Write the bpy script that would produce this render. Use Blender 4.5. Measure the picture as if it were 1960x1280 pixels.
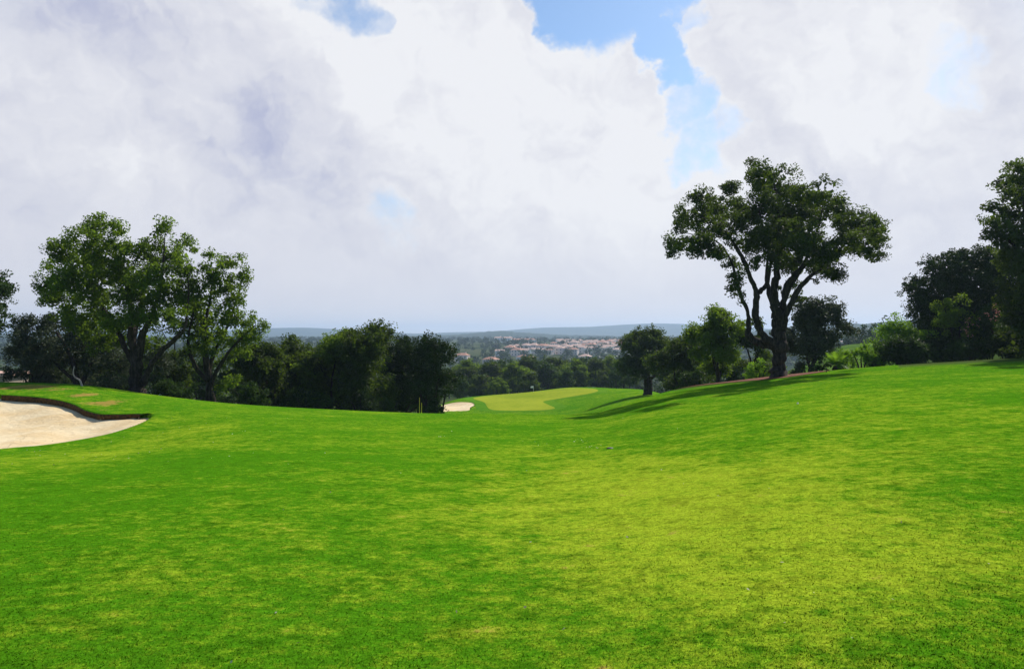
import bpy, math
import numpy as np

C = bpy.context.scene
for o in list(bpy.data.objects):
    bpy.data.objects.remove(o)
F, CX, CY, EYE = 1400.0, 980.0, 640.0, 1.6      # focal length in photo pixels, image centre, eye height

# ------------------------------------------------------------------ camera
cam = bpy.data.cameras.new('camera'); camo = bpy.data.objects.new('camera', cam)
C.collection.objects.link(camo); C.camera = camo
camo.location = (0, 0, EYE); camo.rotation_euler = (math.radians(90), 0, 0)
cam.sensor_width = 36; cam.lens = 36 * F / 1960; cam.clip_start = 0.05; cam.clip_end = 40000
C.view_settings.view_transform = 'Standard'; C.view_settings.look = 'None'
C.view_settings.gamma = 1; C.view_settings.exposure = 0.0
C.cycles.max_bounces = 6; C.cycles.transparent_max_bounces = 6
C.cycles.diffuse_bounces = 3; C.cycles.transmission_bounces = 3; C.cycles.volume_bounces = 1

# ------------------------------------------------------------------ sun
SUN_AZ, SUN_EL = math.radians(36), math.radians(42)     # azimuth from +Y towards +X
sl = bpy.data.lights.new('sun', 'SUN'); sl.energy = 5.0; sl.angle = math.radians(0.5); sl.color = (1, .95, .86)
so = bpy.data.objects.new('sun', sl); C.collection.objects.link(so)
so.rotation_euler = (math.radians(90) - SUN_EL, 0, math.pi - SUN_AZ)
SUN = np.array([math.sin(SUN_AZ) * math.cos(SUN_EL), math.cos(SUN_AZ) * math.cos(SUN_EL), math.sin(SUN_EL)])

# ------------------------------------------------------------------ node helper
class NT:
    def __init__(s, tree): s.t = tree; s.n = tree.nodes; s.l = tree.links; s.n.clear()
    def node(s, typ, **kw):
        n = s.n.new(typ)
        for k, v in kw.items(): setattr(n, k, v)
        return n
    def put(s, sock, v):
        if isinstance(v, bpy.types.NodeSocket): s.l.new(v, sock)
        elif v is not None: sock.default_value = v
    def m(s, op, a, b=None, c=None, clamp=False):
        n = s.node('ShaderNodeMath', operation=op); n.use_clamp = clamp
        for i, v in enumerate((a, b, c)):
            if v is not None: s.put(n.inputs[i], v)
        return n.outputs[0]
    def v(s, op, a, b=None, scale=None):
        n = s.node('ShaderNodeVectorMath', operation=op)
        s.put(n.inputs[0], a)
        if b is not None: s.put(n.inputs[1], b)
        if scale is not None: s.put(n.inputs['Scale'], scale)
        return n.outputs['Value'] if op in ('DOT_PRODUCT', 'LENGTH') else n.outputs[0]
    def noise(s, vec, scale, detail=4, rough=.5, color=False, dist=0.0):
        n = s.node('ShaderNodeTexNoise'); s.put(n.inputs['Vector'], vec)
        n.inputs['Scale'].default_value = scale; n.inputs['Detail'].default_value = detail
        n.inputs['Roughness'].default_value = rough; n.inputs['Distortion'].default_value = dist
        return n.outputs['Color' if color else 'Fac']
    def rng(s, v, a, b, c=0.0, d=1.0, smooth=True):
        n = s.node('ShaderNodeMapRange', interpolation_type='SMOOTHSTEP' if smooth else 'LINEAR')
        for i, q in enumerate((v, a, b, c, d)): s.put(n.inputs[i], q)
        return n.outputs[0]
    def mix(s, f, a, b, blend='MIX'):
        n = s.node('ShaderNodeMix', data_type='RGBA', blend_type=blend)
        s.put(n.inputs[0], f); s.put(n.inputs[6], a if isinstance(a, bpy.types.NodeSocket) else (*a, 1)); s.put(n.inputs[7], b if isinstance(b, bpy.types.NodeSocket) else (*b, 1))
        return n.outputs[2]

# ------------------------------------------------------------------ world: Nishita sky with broken cloud
def pdir(px, py):
    v = np.array([(px - CX) / F, 1.0, (CY - py) / F]); return v / np.linalg.norm(v)
w = bpy.data.worlds.new('World'); C.world = w; w.use_nodes = True
t = NT(w.node_tree)
sky = t.node('ShaderNodeTexSky', sky_type='NISHITA'); sky.sun_disc = False
sky.sun_elevation = SUN_EL; sky.sun_rotation = SUN_AZ; sky.air_density = 1.0; sky.dust_density = 0.6; sky.ozone_density = 1.2
D = t.node('ShaderNodeTexCoord').outputs['Generated']
n1 = t.v('SUBTRACT', t.noise(D, 5, 6, .55, True), (.5, .5, .5))
n2 = t.v('SUBTRACT', t.noise(D, 20, 5, .6, True), (.5, .5, .5))
Dw = t.v('ADD', t.v('ADD', D, t.v('SCALE', n1, scale=.11)), t.v('SCALE', n2, scale=.055))
Dw = t.v('NORMALIZE', Dw)
Ds = t.v('NORMALIZE', t.v('ADD', D, t.v('SCALE', n1, scale=.20)))
def blob(vec, px, py, r, soft):
    c = pdir(px, py); a = r / F
    return t.rng(t.v('DOT_PRODUCT', vec, tuple(c)), math.cos(a * (1 + soft)), math.cos(a * max(0.02, 1 - soft)))
def summed(vec, lst, soft, comb='ADD'):
    tot = None
    for (px, py, r, k) in lst:
        b = t.m('MULTIPLY', blob(vec, px, py, r, soft), k)
        tot = b if tot is None else t.m(comb, tot, b)
    return tot
HOLES = [(1100, -10, 60, 1), (1180, -30, 100, 1), (1260, 10, 60, 1), (1275, 90, 42, 1), (1120, 35, 45, .9), (1290, 160, 34, .80), (1310, 230, 48, .62), (1335, 300, 52, .58),
         (645, -14, 52, .60), (700, 14, 26, .50), (590, -4, 32, .45), (1850, 125, 55, .50), (1800, 90, 40, .40), (745, 440, 60, .41), (1380, 270, 40, .5), (1330, 60, 30, .5)]
hole = summed(Dw, HOLES, .55, 'MAXIMUM')
edge = t.m('ADD', hole, t.m('MULTIPLY', t.m('SUBTRACT', t.noise(D, 16, 8, .62), .5), .75))
cover = t.m('SUBTRACT', 1.0, t.rng(edge, .30, .84))
# outside the view the cloud is broken
sep = t.node('ShaderNodeSeparateXYZ'); t.l.new(D, sep.inputs[0])
front = t.rng(sep.outputs['Y'], .62, .80)
brk = t.rng(t.noise(D, 2.6, 7, .55), .58, .70)
cover = t.m('MULTIPLY', cover, t.m('ADD', front, t.m('MULTIPLY', t.m('SUBTRACT', 1.0, front), brk)))
SHADE = [(300, 350, 260, -.10), (60, 120, 160, -.08), (545, 215, 60, -.15), (455, 297, 75, -.17), (100, 560, 160, -.08), (200, 200, 120, .06), (650, 560, 240, -.06), (330, 60, 140, .04), (140, 330, 120, .06),
         (650, 100, 90, .30), (720, 160, 45, .24), (590, 60, 40, .14), (525, 130, 60, -.12), (800, 200, 55, -.14), (770, 90, 40, -.08), (860, 110, 150, .26), (1100, 250, 190, .26), (980, 420, 150, .12), (1480, 130, 170, .12), (1700, 280, 170, .10),
         (1850, 420, 170, -.08), (1560, 330, 110, -.10), (1400, 500, 90, -.06), (1250, 560, 300, .08), (1230, 430, 120, .15), (600, 330, 70, -.10), (1750, 60, 120, .08), (420, 480, 120, .05), (900, 500, 90, -.10), (760, 300, 60, .12), (790, 560, 120, -.06), (1420, 420, 120, -.05)]
sh = summed(Ds, SHADE, .75)
def relief(vec, sc, det, ro, dl):
    v2 = t.v('ADD', vec, tuple(np.array([.62, -.2, .75]) * dl))
    return t.m('SUBTRACT', t.noise(vec, sc, det, ro), t.noise(v2, sc, det, ro))
bill = t.m('ADD', t.m('MULTIPLY', relief(Dw, 5.5, 5, .5, .045), 1.6), t.m('MULTIPLY', relief(Dw, 17, 6, .55, .014), 1.0))
soft = t.m('MULTIPLY', t.m('SUBTRACT', t.noise(D, 4.2, 5, .55), .5), .65)
hi = t.rng(sep.outputs['Z'], .03, .22, .30, 1.0)
s_ = t.m('ADD', .61, t.m('MULTIPLY', t.m('ADD', t.m('ADD', sh, bill), soft), hi), clamp=True)
thin = t.m('MULTIPLY', t.rng(edge, .1, .40), .12)
s_ = t.m('ADD', s_, thin, clamp=True)
ramp = t.node('ShaderNodeValToRGB'); t.l.new(s_, ramp.inputs[0])
e = ramp.color_ramp.elements
e[0].position = 0.0; e[0].color = (.47, .50, .67, 1); e[1].position = 1.0; e[1].color = (.87, .88, .915, 1)
x = e.new(.42); x.color = (.685, .70, .785, 1)
x = e.new(.72); x.color = (.775, .785, .845, 1)
cl = t.v('SCALE', ramp.outputs[0], scale=10.0)
low = t.rng(sep.outputs['Z'], .0, .16, 1.0, 0.0)
cl = t.mix(t.m('MULTIPLY', low, .5), cl, (7.2, 7.2, 7.9))
blue = t.v('MULTIPLY', sky.outputs[0], (1.0, 1.2, 1.36))
col = t.mix(cover, blue, cl)
bg = t.node('ShaderNodeBackground'); t.put(bg.inputs[0], col); bg.inputs[1].default_value = .1
t.l.new(bg.outputs[0], t.node('ShaderNodeOutputWorld').inputs[0])

# ------------------------------------------------------------------ terrain function
def z_(Y, py): return EYE - (py - CY) / F * Y
def pchip(x, y, q):
    x = np.asarray(x, float); y = np.asarray(y, float); h = np.diff(x); d = np.diff(y) / h
    m = np.zeros_like(y); m[0] = d[0]; m[-1] = d[-1]
    for i in range(1, len(x) - 1):
        if d[i - 1] * d[i] > 0:
            w1 = 2 * h[i] + h[i - 1]; w2 = h[i] + 2 * h[i - 1]; m[i] = (w1 + w2) / (w1 / d[i - 1] + w2 / d[i])
    q = np.clip(q, x[0], x[-1]); k = np.clip(np.searchsorted(x, q) - 1, 0, len(x) - 2)
    s = (q - x[k]) / h[k]
    return ((1 + 2 * s) * (1 - s) ** 2 * y[k] + s * (1 - s) ** 2 * h[k] * m[k] + s * s * (3 - 2 * s) * y[k + 1] + s * s * (s - 1) * h[k] * m[k + 1])
FAR = [(200, -17), (300, -22), (450, -25), (700, -20), (850, -15.5), (1000, -12), (1400, -11.5), (2000, -11), (4000, -14), (9000, -14)]
def near(Yc, pc, k=1.06):
    zc = z_(Yc, pc)
    return [(.3, 0), (2, 0)] + [(Y, zc * (Y / Yc) ** k) for Y in (6, 12, 20, 28) if Y < Yc - 6] + [(Yc - 3, zc * ((Yc - 3) / Yc) ** k), (Yc, zc)]
def drop(Yc, pc, d): return [(Yc + 5, z_(Yc, pc) - d[0]), (Yc + 14, z_(Yc, pc) - d[1])]
COLS = {
 -700: near(34, 712) + drop(34, 712, (.8, 3)) + [(100, -6)] + FAR,
 -250: [(.3, 0), (2, 0), (6, -.26), (12, -.66), (20, -1.22), (26, -1.12), (31, -.75), (36, -.55), (42, -1.2), (55, -3.2), (100, -7)] + FAR,
 0:    [(.3, 0), (2, 0), (6, -.26), (12, -.68), (20, -1.36), (25, -1.40), (31, -1.02), (36, z_(36, 731)), (42, -1.4), (55, -3.4), (100, -7)] + FAR,
 120:  [(.3, 0), (2, 0), (6, -.26), (12, -.68), (20, -1.36), (25, -1.46), (31, -1.12), (36, z_(36, 734)), (42, -1.5), (55, -3.5), (100, -7)] + FAR,
 290:  [(.3, 0), (2, 0), (6, -.27), (12, -.66), (20, -1.22), (26, -1.40), (32, -1.36), (37, z_(37, 755)), (43, -2.1), (55, -4), (100, -7.5)] + FAR,
 440:  near(38, 771, 1.0) + drop(38, 771, (.8, 2.5)) + [(100, -8)] + FAR,
 600:  near(38, 781) + drop(38, 781, (.8, 2.4)) + [(100, -8.5)] + FAR,
 760:  near(38, 788) + drop(38, 788, (.9, 2.8)) + [(70, -7.0), (115, -10)] + FAR,
 830:  near(38, 790) + drop(38, 790, (1.1, 3.6)) + [(70, -7.6), (95, z_(95, 793)), (112, z_(112, 781)), (120, -10.6), (150, -13.5)] + FAR,
 865:  near(38, 790) + drop(38, 790, (1.1, 3.7)) + [(70, -7.7), (95, z_(95, 790)), (116, z_(116, 764)), (126, -9.6), (150, -13.3)] + FAR,
 930:  near(38, 791) + drop(38, 791, (1.1, 3.7)) + [(70, -7.6), (95, z_(95, 787)), (120, z_(120, 758)), (126, z_(126, 755)), (133, -10.6), (150, -13)] + FAR,
 1020: near(38, 792) + drop(38, 792, (1.0, 3.4)) + [(70, -7.2), (95, z_(95, 785)), (118, z_(118, 756)), (128, z_(128, 748)), (136, -9.6), (150, -12.6)] + FAR,
 1090: near(37, 793) + drop(37, 793, (.9, 3.1)) + [(68, -6.5), (92, z_(92, 781)), (118, z_(118, 750)), (130, z_(130, 740)), (138, -8.6), (155, -12)] + FAR,
 1150: near(38, 787) + drop(38, 787, (.9, 2.5)) + [(66, -5.4), (90, z_(90, 770)), (115, z_(115, 748)), (130, z_(130, 741)), (140, -8.6), (160, -12)] + FAR,
 1200: near(41, 770) + drop(41, 770, (.8, 2.0)) + [(70, -5.0), (88, z_(88, 758)), (112, z_(112, 746)), (124, z_(124, 743)), (136, -9), (160, -12)] + FAR,
 1260: near(44, 752) + drop(44, 752, (.8, 1.9)) + [(70, -4.6), (88, z_(88, 752)), (112, z_(112, 748)), (135, -9), (160, -12)] + FAR,
 1300: near(46, 742) + drop(46, 742, (.9, 2.6)) + [(90, -7), (150, -12)] + FAR,
 1400: near(46, 729) + drop(46, 729, (.9, 2.8)) + [(90, -6.6), (150, -11)] + FAR,
 1500: near(45, 717) + drop(45, 717, (.9, 2.8)) + [(90, -5), (150, -6)] + FAR,
 1590: near(44, 708) + drop(44, 708, (.9, 2.4)) + [(90, -3.8), (150, z_(150, 683)), (200, z_(200, 662)), (215, -2.5), (260, -8), (320, -15)] + FAR[2:],
 1680: near(43, 700) + drop(43, 700, (.8, 1.9)) + [(90, -3.0), (150, z_(150, 675)), (200, z_(200, 655)), (215, -1.5), (260, -7), (320, -14)] + FAR[2:],
 1760: near(42, 695) + drop(42, 695, (.5, 1.2)) + [(90, -2.2), (150, z_(150, 665)), (200, z_(200, 652)), (260, -6), (320, -13)] + FAR[2:],
 1960: near(41, 684) + drop(41, 684, (.3, .6)) + [(90, .2), (150, -1), (260, -6)] + FAR[2:],
 2600: near(40, 660) + drop(40, 660, (.1, .2)) + [(90, 1), (150, 0), (260, -6)] + FAR[2:],
}
NR, LR0, LR1 = 900, math.log(.3), math.log(9500)
NTH = 1440
lr = np.linspace(LR0, LR1, NR)
ths, rows = [], []
for px in sorted(COLS):
    c = math.cos(math.atan((px - CX) / F)); pts = sorted(COLS[px])
    ths.append(math.degrees(math.atan((px - CX) / F))); rows.append(pchip([math.log(p[0] / c) for p in pts], [p[1] for p in pts], lr))
back = pchip([math.log(p[0]) for p in [(.3, 0), (6, 0), (40, .3), (100, -2)] + FAR], [p[1] for p in [(.3, 0), (6, 0), (40, .3), (100, -2)] + FAR], lr)
for a in (-180, -100): ths.insert(0 if a == -180 else 1, a); rows.insert(0 if a == -180 else 1, back)
for a in (100, 180): ths.append(a); rows.append(back)
ths = np.array(ths); rows = np.array(rows); TG = np.linspace(-180, 180, NTH + 1)
TAB = np.empty((NTH + 1, NR))
for j in range(NR): TAB[:, j] = pchip(ths, rows[:, j], TG)
ker = np.exp(-.5 * (np.arange(-8, 9) / 3.2) ** 2); ker /= ker.sum()
TAB = np.apply_along_axis(lambda a: np.convolve(np.pad(a, 8, mode='edge'), ker, mode='valid'), 0, TAB)
ker = np.exp(-.5 * (np.arange(-6, 7) / 2.2) ** 2); ker /= ker.sum()
TAB = np.apply_along_axis(lambda a: np.convolve(np.pad(a, 6, mode='edge'), ker, mode='valid'), 1, TAB)
kw = np.exp(-.5 * (np.arange(-60, 61) / 20.0) ** 2); kw /= kw.sum()
TW = np.apply_along_axis(lambda a: np.convolve(np.pad(a, 60, mode='edge'), kw, mode='valid'), 0, TAB)
_s = np.clip((np.exp(lr) - 9) / (34 - 9), 0, 1); _s = _s * _s * (3 - 2 * _s); TAB = TW * (1 - _s) + TAB * _s
def H(x, y):
    x = np.asarray(x, float); y = np.asarray(y, float)
    r = np.log(np.maximum(np.hypot(x, y), .301)); a = np.degrees(np.arctan2(x, y))
    fi = np.clip((a + 180) / 360 * NTH, 0, NTH - 1e-6); fj = np.clip((r - LR0) / (LR1 - LR0) * (NR - 1), 0, NR - 1.001)
    i = fi.astype(int); j = fj.astype(int); u = fi - i; v = fj - j
    return (TAB[i, j] * (1 - u) * (1 - v) + TAB[i + 1, j] * u * (1 - v) + TAB[i, j + 1] * (1 - u) * v + TAB[i + 1, j + 1] * u * v)
def at(px, py, Y): return np.array([(px - CX) / F * Y, Y, EYE + (CY - py) / F * Y])
def on(px, Y):
    x = (px - CX) / F * Y; return np.array([x, Y, float(H(x, Y))])
def hit(px, py, y0=3.0, y1=600.0):
    Y = np.exp(np.linspace(math.log(y0), math.log(y1), 4000)); X = (px - CX) / F * Y
    d = EYE + (CY - py) / F * Y - H(X, Y); k = np.where(d <= 0)[0]
    k = k[0] if len(k) else int(np.argmin(d)); return np.array([X[k], Y[k], float(H(X[k], Y[k]))])

# ------------------------------------------------------------------ object helpers
def link(o):
    C.collection.objects.link(o); return o
def mesh_np(name, co, faces, mat, smooth=False, parent=None):
    """faces: (n,k) int array with fixed k"""
    me = bpy.data.meshes.new(name); co = np.asarray(co, np.float32); faces = np.asarray(faces, np.int32); n, k = faces.shape
    me.vertices.add(len(co)); me.vertices.foreach_set('co', co.ravel())
    me.loops.add(n * k); me.loops.foreach_set('vertex_index', faces.ravel())
    me.polygons.add(n); me.polygons.foreach_set('loop_start', np.arange(0, n * k, k, dtype=np.int32))
    if smooth: me.polygons.foreach_set('use_smooth', np.ones(n, bool))
    me.update(calc_edges=True)
    if mat: me.materials.append(mat)
    o = link(bpy.data.objects.new(name, me))
    if parent: o.parent = parent
    return o
def empty(name, loc):
    o = link(bpy.data.objects.new(name, None)); o.location = tuple(loc); o.empty_display_size = .3; return o
def tag(o, label=None, cat=None, group=None, kind=None):
    for k, v in (('label', label), ('category', cat), ('group', group), ('kind', kind)):
        if v: o[k] = v
    return o
class MB:
    def __init__(s): s.v = []; s.f = []
    def add(s, vs, fs):
        b = len(s.v); s.v += [tuple(map(float, q)) for q in vs]; s.f += [tuple(b + i for i in q) for q in fs]
    def box(s, x0, y0, z0, x1, y1, z1):
        s.add([(x0, y0, z0), (x1, y0, z0), (x1, y1, z0), (x0, y1, z0), (x0, y0, z1), (x1, y0, z1), (x1, y1, z1), (x0, y1, z1)],
              [(3, 2, 1, 0), (4, 5, 6, 7), (0, 1, 5, 4), (1, 2, 6, 5), (2, 3, 7, 6), (3, 0, 4, 7)])
    def tube(s, pts, rad, n=8, cap=True, wob=None):
        pts = np.asarray(pts, float); k = len(pts); T = np.gradient(pts, axis=0); T /= np.linalg.norm(T, axis=1)[:, None] + 1e-9
        a = np.array([1, 0, 0]) if abs(T[0][0]) < .8 else np.array([0, 1, 0]); vs = []; ang = np.arange(n) / n * 2 * math.pi
        for i in range(k):
            a = a - T[i] * a.dot(T[i]); a /= np.linalg.norm(a); b = np.cross(T[i], a)
            rw = rad[i] if wob is None else (rad[i] * (1 + .10 * np.sin(2 * ang + wob + i * .35) + .07 * np.sin(3 * ang - wob + i * .22)))[:, None]
            vs += list(pts[i] + rw * (np.cos(ang)[:, None] * a + np.sin(ang)[:, None] * b))
        fs = [(i * n + j, i * n + (j + 1) % n, (i + 1) * n + (j + 1) % n, (i + 1) * n + j) for i in range(k - 1) for j in range(n)]
        if cap: fs += [tuple(range(n - 1, -1, -1)), tuple((k - 1) * n + j for j in range(n))]
        s.add(vs, fs)
    def build(s, name, mat, parent=None, smooth=False):
        me = bpy.data.meshes.new(name); me.from_pydata(s.v, [], s.f); me.update()
        if smooth: me.polygons.foreach_set('use_smooth', np.ones(len(me.polygons), bool))
        if mat: me.materials.append(mat)
        o = link(bpy.data.objects.new(name, me))
        if parent: o.parent = parent
        return o

# ------------------------------------------------------------------ materials
def new_mat(name):
    m = bpy.data.materials.new(name); m.use_nodes = True; return m, NT(m.node_tree)
def finish(t, color, rough=.8, spec=.3, bump=None, bstr=.3, bdist=.02):
    p = t.node('ShaderNodeBsdfPrincipled'); t.put(p.inputs['Base Color'], color if isinstance(color, bpy.types.NodeSocket) else (*color, 1))
    t.put(p.inputs['Roughness'], rough); p.inputs['Specular IOR Level'].default_value = spec
    if bump is not None:
        b = t.node('ShaderNodeBump'); b.inputs['Strength'].default_value = bstr; b.inputs['Distance'].default_value = bdist
        t.l.new(bump, b.inputs['Height']); t.l.new(b.outputs[0], p.inputs['Normal'])
    o = t.node('ShaderNodeOutputMaterial'); t.l.new(p.outputs[0], o.inputs[0]); return p
def plain(name, color, rough=.7, var=.15, scale=6, spec=.3):
    m, t = new_mat(name); P = t.node('ShaderNodeTexCoord').outputs['Object']
    f = t.noise(P, scale, 5, .6)
    c = t.mix(f, tuple(v * (1 - var) for v in color), tuple(v * (1 + var) for v in color)); finish(t, c, rough, spec, f, .2); return m
def leaf_mat(name, dark, light, trans, tf=.35, rough=.55, spec=.2):
    m, t = new_mat(name)
    g = t.node('ShaderNodeNewGeometry'); r = g.outputs['Random Per Island']
    P = t.node('ShaderNodeTexCoord').outputs['Object']
    n = t.rng(t.noise(P, .55, 3, .5), .35, .68)
    f = t.m('ADD', t.m('MULTIPLY', r, .5), t.m('MULTIPLY', n, .5), clamp=True)
    c = t.mix(f, dark, light)
    p = t.node('ShaderNodeBsdfPrincipled'); t.l.new(c, p.inputs['Base Color']); p.inputs['Roughness'].default_value = rough; p.inputs['Specular IOR Level'].default_value = spec * .35
    tr = t.node('ShaderNodeBsdfTranslucent'); t.put(tr.inputs[0], t.mix(f, tuple(q * .6 for q in trans), trans))
    mx = t.node('ShaderNodeMixShader'); mx.inputs[0].default_value = tf; t.l.new(p.outputs[0], mx.inputs[1]); t.l.new(tr.outputs[0], mx.inputs[2])
    t.l.new(mx.outputs[0], t.node('ShaderNodeOutputMaterial').inputs[0]); return m
def bark_mat(name, a, b):
    m, t = new_mat(name); P = t.node('ShaderNodeTexCoord').outputs['Object']
    st = t.v('MULTIPLY', P, (1, 1, .22)); f = t.noise(st, 9, 6, .65, dist=.6)
    c = t.mix(t.rng(f, .35, .68), a, b); finish(t, c, .9, .15, f, 1.0, .06); return m

M = {}
M['oak'] = leaf_mat('oak_leaves', (.012, .024, .007), (.045, .075, .014), (.15, .23, .015), .34)
M['oak_light'] = leaf_mat('light_oak_leaves', (.015, .034, .006), (.070, .125, .013), (.27, .42, .02), .42)
M['olive'] = leaf_mat('olive_leaves', (.026, .036, .018), (.11, .13, .075), (.10, .13, .05), .26)
M['pine'] = leaf_mat('dense_leaves', (.012, .025, .008), (.040, .066, .016), (.06, .11, .012), .2)
M['shrub'] = leaf_mat('shrub_leaves', (.04, .11, .008), (.15, .29, .018), (.34, .60, .03), .45)
M['shrub_dark'] = leaf_mat('dark_shrub_leaves', (.015, .034, .009), (.045, .085, .016), (.09, .17, .015), .28)
M['pink'] = leaf_mat('pink_flowers', (.36, .13, .10), (.70, .42, .34), (.5, .2, .15), .3)
M['far_leaf'] = leaf_mat('far_leaves', (.014, .030, .008), (.045, .080, .016), (.06, .12, .012), .2)
M['bark'] = bark_mat('oak_bark', (.014, .010, .008), (.060, .045, .036))
M['bark_pale'] = bark_mat('pale_dead_wood', (.22, .17, .15), (.42, .34, .30))
M['bark_red'] = bark_mat('stripped_cork_bark', (.10, .04, .028), (.25, .13, .10))

# grass
def grass_mat():
    m, t = new_mat('turf'); P = t.node('ShaderNodeTexCoord').outputs['Object']
    za = t.node('ShaderNodeVertexColor', layer_name='zone'); zs = t.node('ShaderNodeSeparateColor'); t.l.new(za.outputs[0], zs.inputs[0])
    dry, worn, far = zs.outputs[0], zs.outputs[1], zs.outputs[2]
    big = t.noise(P, .22, 4, .55); med = t.noise(P, 1.5, 5, .6); sm = t.noise(P, 7, 5, .65); fin = t.noise(P, 42, 4, .7); tip = t.noise(P, 190, 2, .6)
    d = t.m('ADD', dry, t.m('MULTIPLY', t.m('SUBTRACT', big, .5), .9))
    d = t.m('ADD', d, t.m('MULTIPLY', t.m('SUBTRACT', med, .5), 1.15))
    d = t.m('ADD', d, t.m('MULTIPLY', t.m('SUBTRACT', sm, .5), 1.6))
    d = t.m('ADD', d, t.m('MULTIPLY', t.m('SUBTRACT', fin, .5), .7))
    d = t.rng(d, .02, .92)
    c = t.mix(d, (.062, .198, .005), (.295, .390, .019))
    k = t.m('MULTIPLY', t.rng(t.m('ADD', t.m('ADD', med, sm), t.m('MULTIPLY', dry, .12)), 1.24, 1.42), .55)
    c = t.mix(k, c, (.36, .30, .05))
    dk = t.rng(t.m('ADD', t.m('MULTIPLY', t.noise(P, 2.3, 5, .62), .6), t.m('MULTIPLY', sm, .4)), .34, .50, .70, 1.0)
    c = t.mix(1.0, c, (1, 1, 1), 'MULTIPLY') if False else t.v('SCALE', c, scale=dk)
    c = t.v('SCALE', c, scale=t.rng(fin, .25, .75, .58, 1.42, False)); c = t.v('SCALE', c, scale=t.rng(tip, .25, .75, .62, 1.38, False)); c = t.v('SCALE', c, scale=t.rng(t.noise(P, 16, 4, .65), .25, .75, .68, 1.32, False))
    wn = t.m('MULTIPLY', t.rng(t.m('ADD', t.m('ADD', worn, t.m('MULTIPLY', t.m('SUBTRACT', sm, .5), 1.9)), t.m('MULTIPLY', t.m('SUBTRACT', med, .5), 1.4)), .38, .85), t.rng(fin, .3, .6, .55, .95))
    c = t.mix(wn, c, t.mix(med, (.30, .19, .035), (.42, .27, .08)))
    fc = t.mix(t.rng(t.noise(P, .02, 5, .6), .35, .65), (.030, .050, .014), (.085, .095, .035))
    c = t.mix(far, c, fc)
    h = t.m('ADD', t.m('MULTIPLY', fin, .5), t.m('ADD', t.m('MULTIPLY', sm, .9), t.m('MULTIPLY', tip, .25)))
    finish(t, c, 1.0, 0.0, h, .55, .03); return m
M['turf'] = grass_mat()
def simple_turf(name, a, b, sc=.8):
    m, t = new_mat(name); P = t.node('ShaderNodeTexCoord').outputs['Object']
    f = t.m('ADD', t.m('MULTIPLY', t.noise(P, sc * .12, 4, .6), .6), t.m('MULTIPLY', t.noise(P, sc * 2, 5, .65), .4))
    finish(t, t.mix(t.rng(f, .36, .64), a, b), 1.0, 0.0, t.noise(P, 14, 4, .7), .3, .02); return m
M['green'] = simple_turf('putting_turf', (.20, .27, .018), (.32, .36, .03))
M['fringe'] = simple_turf('fringe_turf', (.060, .19, .010), (.12, .25, .014))
def sand_mat():
    m, t = new_mat('sand'); P = t.node('ShaderNodeTexCoord').outputs['Object']
    a = t.noise(P, .5, 5, .6); b = t.noise(P, 3.5, 6, .65, dist=.5); g = t.noise(P, 60, 3, .7)
    c = t.mix(t.rng(a, .35, .65), (.74, .54, .29), (.84, .68, .43)); c = t.mix(t.m('MULTIPLY', t.rng(b, .52, .72), .35), c, (.50, .35, .20))
    c = t.v('SCALE', c, scale=t.rng(g, .2, .8, .94, 1.06, False))
    finish(t, c, .95, .1, t.m('ADD', t.m('ADD', t.m('MULTIPLY', b, 1.2), t.m('MULTIPLY', t.noise(P, 11, 3, .6), .18)), t.m('MULTIPLY', g, .15)), .7, .08); return m
M['sand'] = sand_mat()
def soil(name, a, b, sc=9):
    m, t = new_mat(name); P = t.node('ShaderNodeTexCoord').outputs['Object']; f = t.noise(P, sc, 6, .7)
    finish(t, t.mix(t.rng(f, .3, .7), a, b), .95, .1, f, 1.0, .05); return m
M['lip'] = soil('lip_soil', (.030, .022, .010), (.14, .07, .025))
M['mulch'] = soil('bark_mulch', (.07, .022, .012), (.26, .10, .055), 5)

# ------------------------------------------------------------------ bunker outline (plan, from the undipped terrain)
BPX = [(-330, 800), (-260, 878), (-140, 872), (0, 861), (70, 855), (140, 845), (205, 832), (250, 818), (278, 806), (290, 797), (280, 793), (250, 794), (215, 794), (190, 790), (170, 785), (148, 776), (120, 768), (80, 762), (40, 759), (0, 757), (-100, 752), (-220, 760), (-300, 775)]
def spline_closed(p, k=8):
    p = np.asarray(p, float); n = len(p); out = []
    for i in range(n):
        a, b, c, d = p[i - 1], p[i], p[(i + 1) % n], p[(i + 2) % n]
        for s in np.arange(k) / k:
            out.append(.5 * (2 * b + (c - a) * s + (2 * a - 5 * b + 4 * c - d) * s ** 2 + (3 * b - a - 3 * c + d) * s ** 3))
    return np.array(out)
BP = spline_closed([hit(*p)[:2] for p in BPX], 6)
def sdf(poly, x, y):
    """signed distance, negative inside"""
    P0 = poly; P1 = np.roll(poly, -1, 0); q = np.stack([x, y], -1); best = np.full(x.shape, 1e9); ins = np.zeros(x.shape, bool)
    for a, b in zip(P0, P1):
        e = b - a; v = q - a; s = np.clip((v @ e) / (e @ e + 1e-12), 0, 1); best = np.minimum(best, np.hypot(*(v - s[..., None] * e).T).T if False else np.linalg.norm(v - s[..., None] * e, axis=-1))
        c = ((a[1] > q[..., 1]) != (b[1] > q[..., 1])); xx = (b[0] - a[0]) * (q[..., 1] - a[1]) / (b[1] - a[1] + 1e-12) + a[0]; ins ^= c & (q[..., 0] < xx)
    return np.where(ins, -best, best)
SPX = [(838, 779), (846, 775), (858, 772), (872, 769.5), (890, 769), (905, 770.5), (909, 774), (900, 779), (898, 784), (884, 785.5), (866, 786), (848, 787), (844, 784), (850, 781)]
SP = spline_closed([hit(*p, y0=60)[:2] for p in SPX], 5)
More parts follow.
